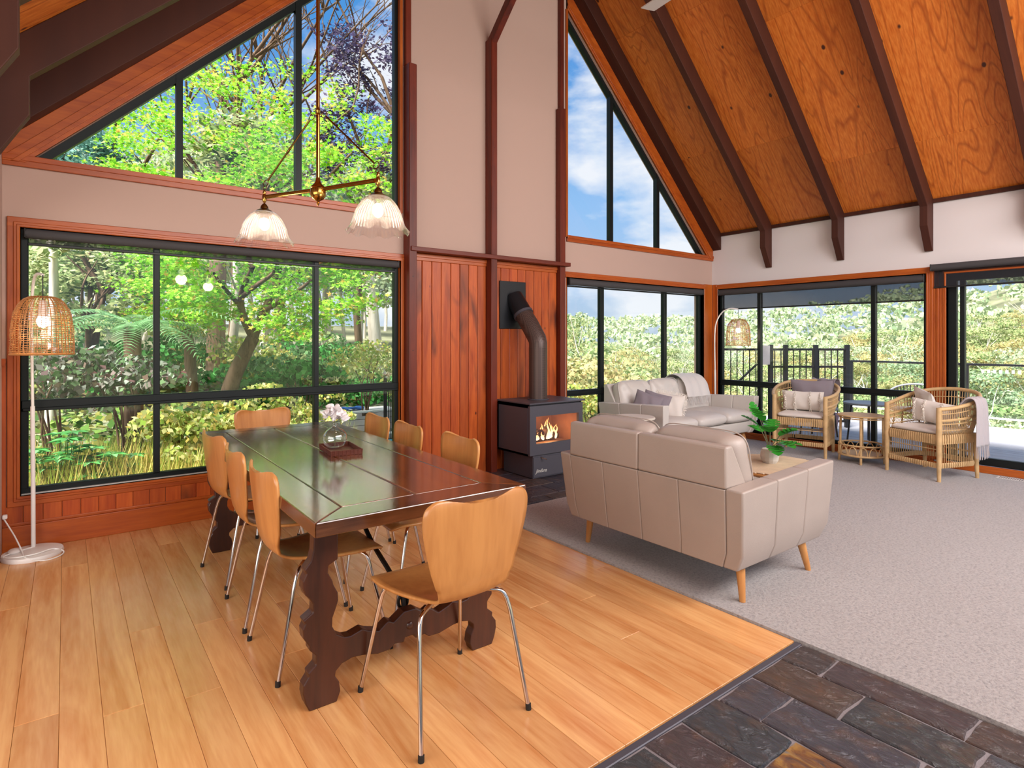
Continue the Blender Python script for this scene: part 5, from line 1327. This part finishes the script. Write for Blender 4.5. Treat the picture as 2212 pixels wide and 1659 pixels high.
# ---- deck
deck = tag(MB().box(RX + .16, 11.6, -4.2, 5.6, -.2, -.08).o('deck', 'soil'), 'grey weathered timber deck outside the lounge', 'deck', kind='structure')
for k in range(29):
    x0 = RX + .165 + k * .14
    MB().chbox(x0, x0 + .134, -4.2, 5.6, -.05, -.015, .003).o('deck_board', 'deck_wood', deck, fix=False)
bl_ = thing('deck_balustrade', 'glass deck balustrade with black top rail and white dots', 'railing', (11.6, 0, -.015))
MB().chbox(-.03, .03, -4.2, 4.85, .955, .99, .005).o('top_rail', 'black_metal', bl_, fix=False)
MB().chbox(-.015, .015, -4.2, 4.85, .12, .15, .004).o('bottom_rail', 'alu_line', bl_, fix=False)
for k in range(6): MB().chbox(-.025, .025, 4.8 - k * 1.75, 4.85 - k * 1.75, 0, .955, .004).o('post', 'black_metal', bl_, fix=False)
for k in range(5): MB().box(-.005, .005, 3.1 - k * 1.75, 4.79 - k * 1.75, .16, .95).o('glass_panel', 'rail_glass', bl_)
for k in range(44): MB().box(-.008, -.0055, 2.85 - k * .075, 2.885 - k * .075, .845, .895).o('dot', 'frost_dot', bl_)
A_, B_ = Vector((9.7, 4.1, 0)), Vector((8.16, 5.28, 0)); dv = (B_ - A_).normalized(); FL = (B_ - A_).length
fe = thing('deck_fence', 'black picket fence and gate on the deck behind the lounge window', 'fence', (9.7, 4.1, -.015), math.atan2(dv.y, dv.x))
for s_ in (0, .49, .96, 1.19): MB().chbox(s_ - .03, s_ + .03, -.03, .03, 0, 1.29, .004).o('post', 'black_metal', fe, fix=False)
for z_ in (.08, 1.2): MB().chbox(0, FL, -.015, .015, z_, z_ + .035, .003).o('rail', 'black_metal', fe, fix=False)
MB().chbox(0, 1.19, -.015, .015, .93, .965, .003).o('rail', 'black_metal', fe, fix=False)
for k in range(int(FL / .098)): MB().chbox(.05 + k * .098 - .007, .05 + k * .098 + .007, -.007, .007, .1, 1.21, .002).o('picket', 'black_metal', fe, fix=False)
MB().chbox(1.21, 1.36, .02, .03, .98, 1.28, .003).o('sign_board', 'wall_render', fe, fix=False)
MB().tube([(1.30, -.25, .98), (1.66, -.25, .64)], .018, 8).o('stair_handrail', 'black_metal', fe, smooth=True)
# outdoor table and chairs
ot_ = thing('outdoor_table', 'small round dark table on the deck', 'table', (8.5, 3.32, -.015))
MB().lathe([(.001, .51), (.29, .51), (.30, .52), (.30, .535), (.001, .535)], 40).o('top', 'outdoor_grey', ot_, smooth=True)
for k in range(4):
    a = .4 + k * PI / 2; MB().tube([(.2 * math.cos(a), .2 * math.sin(a), .51), (.25 * math.cos(a), .25 * math.sin(a), 0)], .012, 8).o('leg', 'black_metal', ot_, smooth=True)
def outdoor_chair(label, x, y, rz):
    t = thing('outdoor_chair', label, 'chair', (x, y, -.015), rz)
    arc = [(.27 * math.sin(a), -.27 * math.cos(a), .74 - .12 * (a / 1.6) ** 2) for a in [(-1.9 + 3.8 * i / 24) for i in range(25)]]
    MB().tube(arc, .014, 8).o('top_rail', 'outdoor_grey', t, smooth=True)
    for i in range(2, 23): MB().tube([arc[i], (arc[i][0] * .85, arc[i][1] * .85, .40)], .006, 5).o('slat', 'black_metal', t, smooth=True)
    MB().lathe([(.001, .39), (.24, .39), (.25, .40), (.24, .42), (.001, .42)], 28).o('seat', 'outdoor_grey', t, smooth=True)
    for k in range(4):
        a = PI / 4 + k * PI / 2; MB().tube([(.2 * math.cos(a), .2 * math.sin(a), .39), (.25 * math.cos(a), .25 * math.sin(a), 0)], .012, 8).o('leg', 'black_metal', t, smooth=True)
outdoor_chair('dark outdoor chair behind the rattan chair at the sliding door', 9.35, 3.12, PI / 2)
outdoor_chair('dark outdoor chair behind the rattan chair at the lounge window', 8.45, 3.95, PI)
t = thing('planter_pot', 'pinkish planter pot on the deck near the fence', 'pot', (8.95, 4.05, -.015))
MB().lathe([(.001, 0), (.11, 0), (.15, .26), (.16, .27), (.15, .29), (.13, .28), (.001, .26)], 24).o('pot', 'terra_pot', t, smooth=True)
V = MB()
for k in range(26):
    a = wr_.uniform(0, 6.28); d_ = Vector((math.cos(a) * .16, math.sin(a) * .16, wr_.uniform(.1, .28))); s_ = Vector((-math.sin(a), math.cos(a), 0)) * .02
    V.add([(0, 0, .26), tuple(Vector((0, 0, .26)) + d_ * .5 + s_), tuple(Vector((0, 0, .26)) + d_), tuple(Vector((0, 0, .26)) + d_ * .5 - s_)], [(0, 1, 2, 3)])
V.o('foliage', 'leaf_green', t, fix=False)
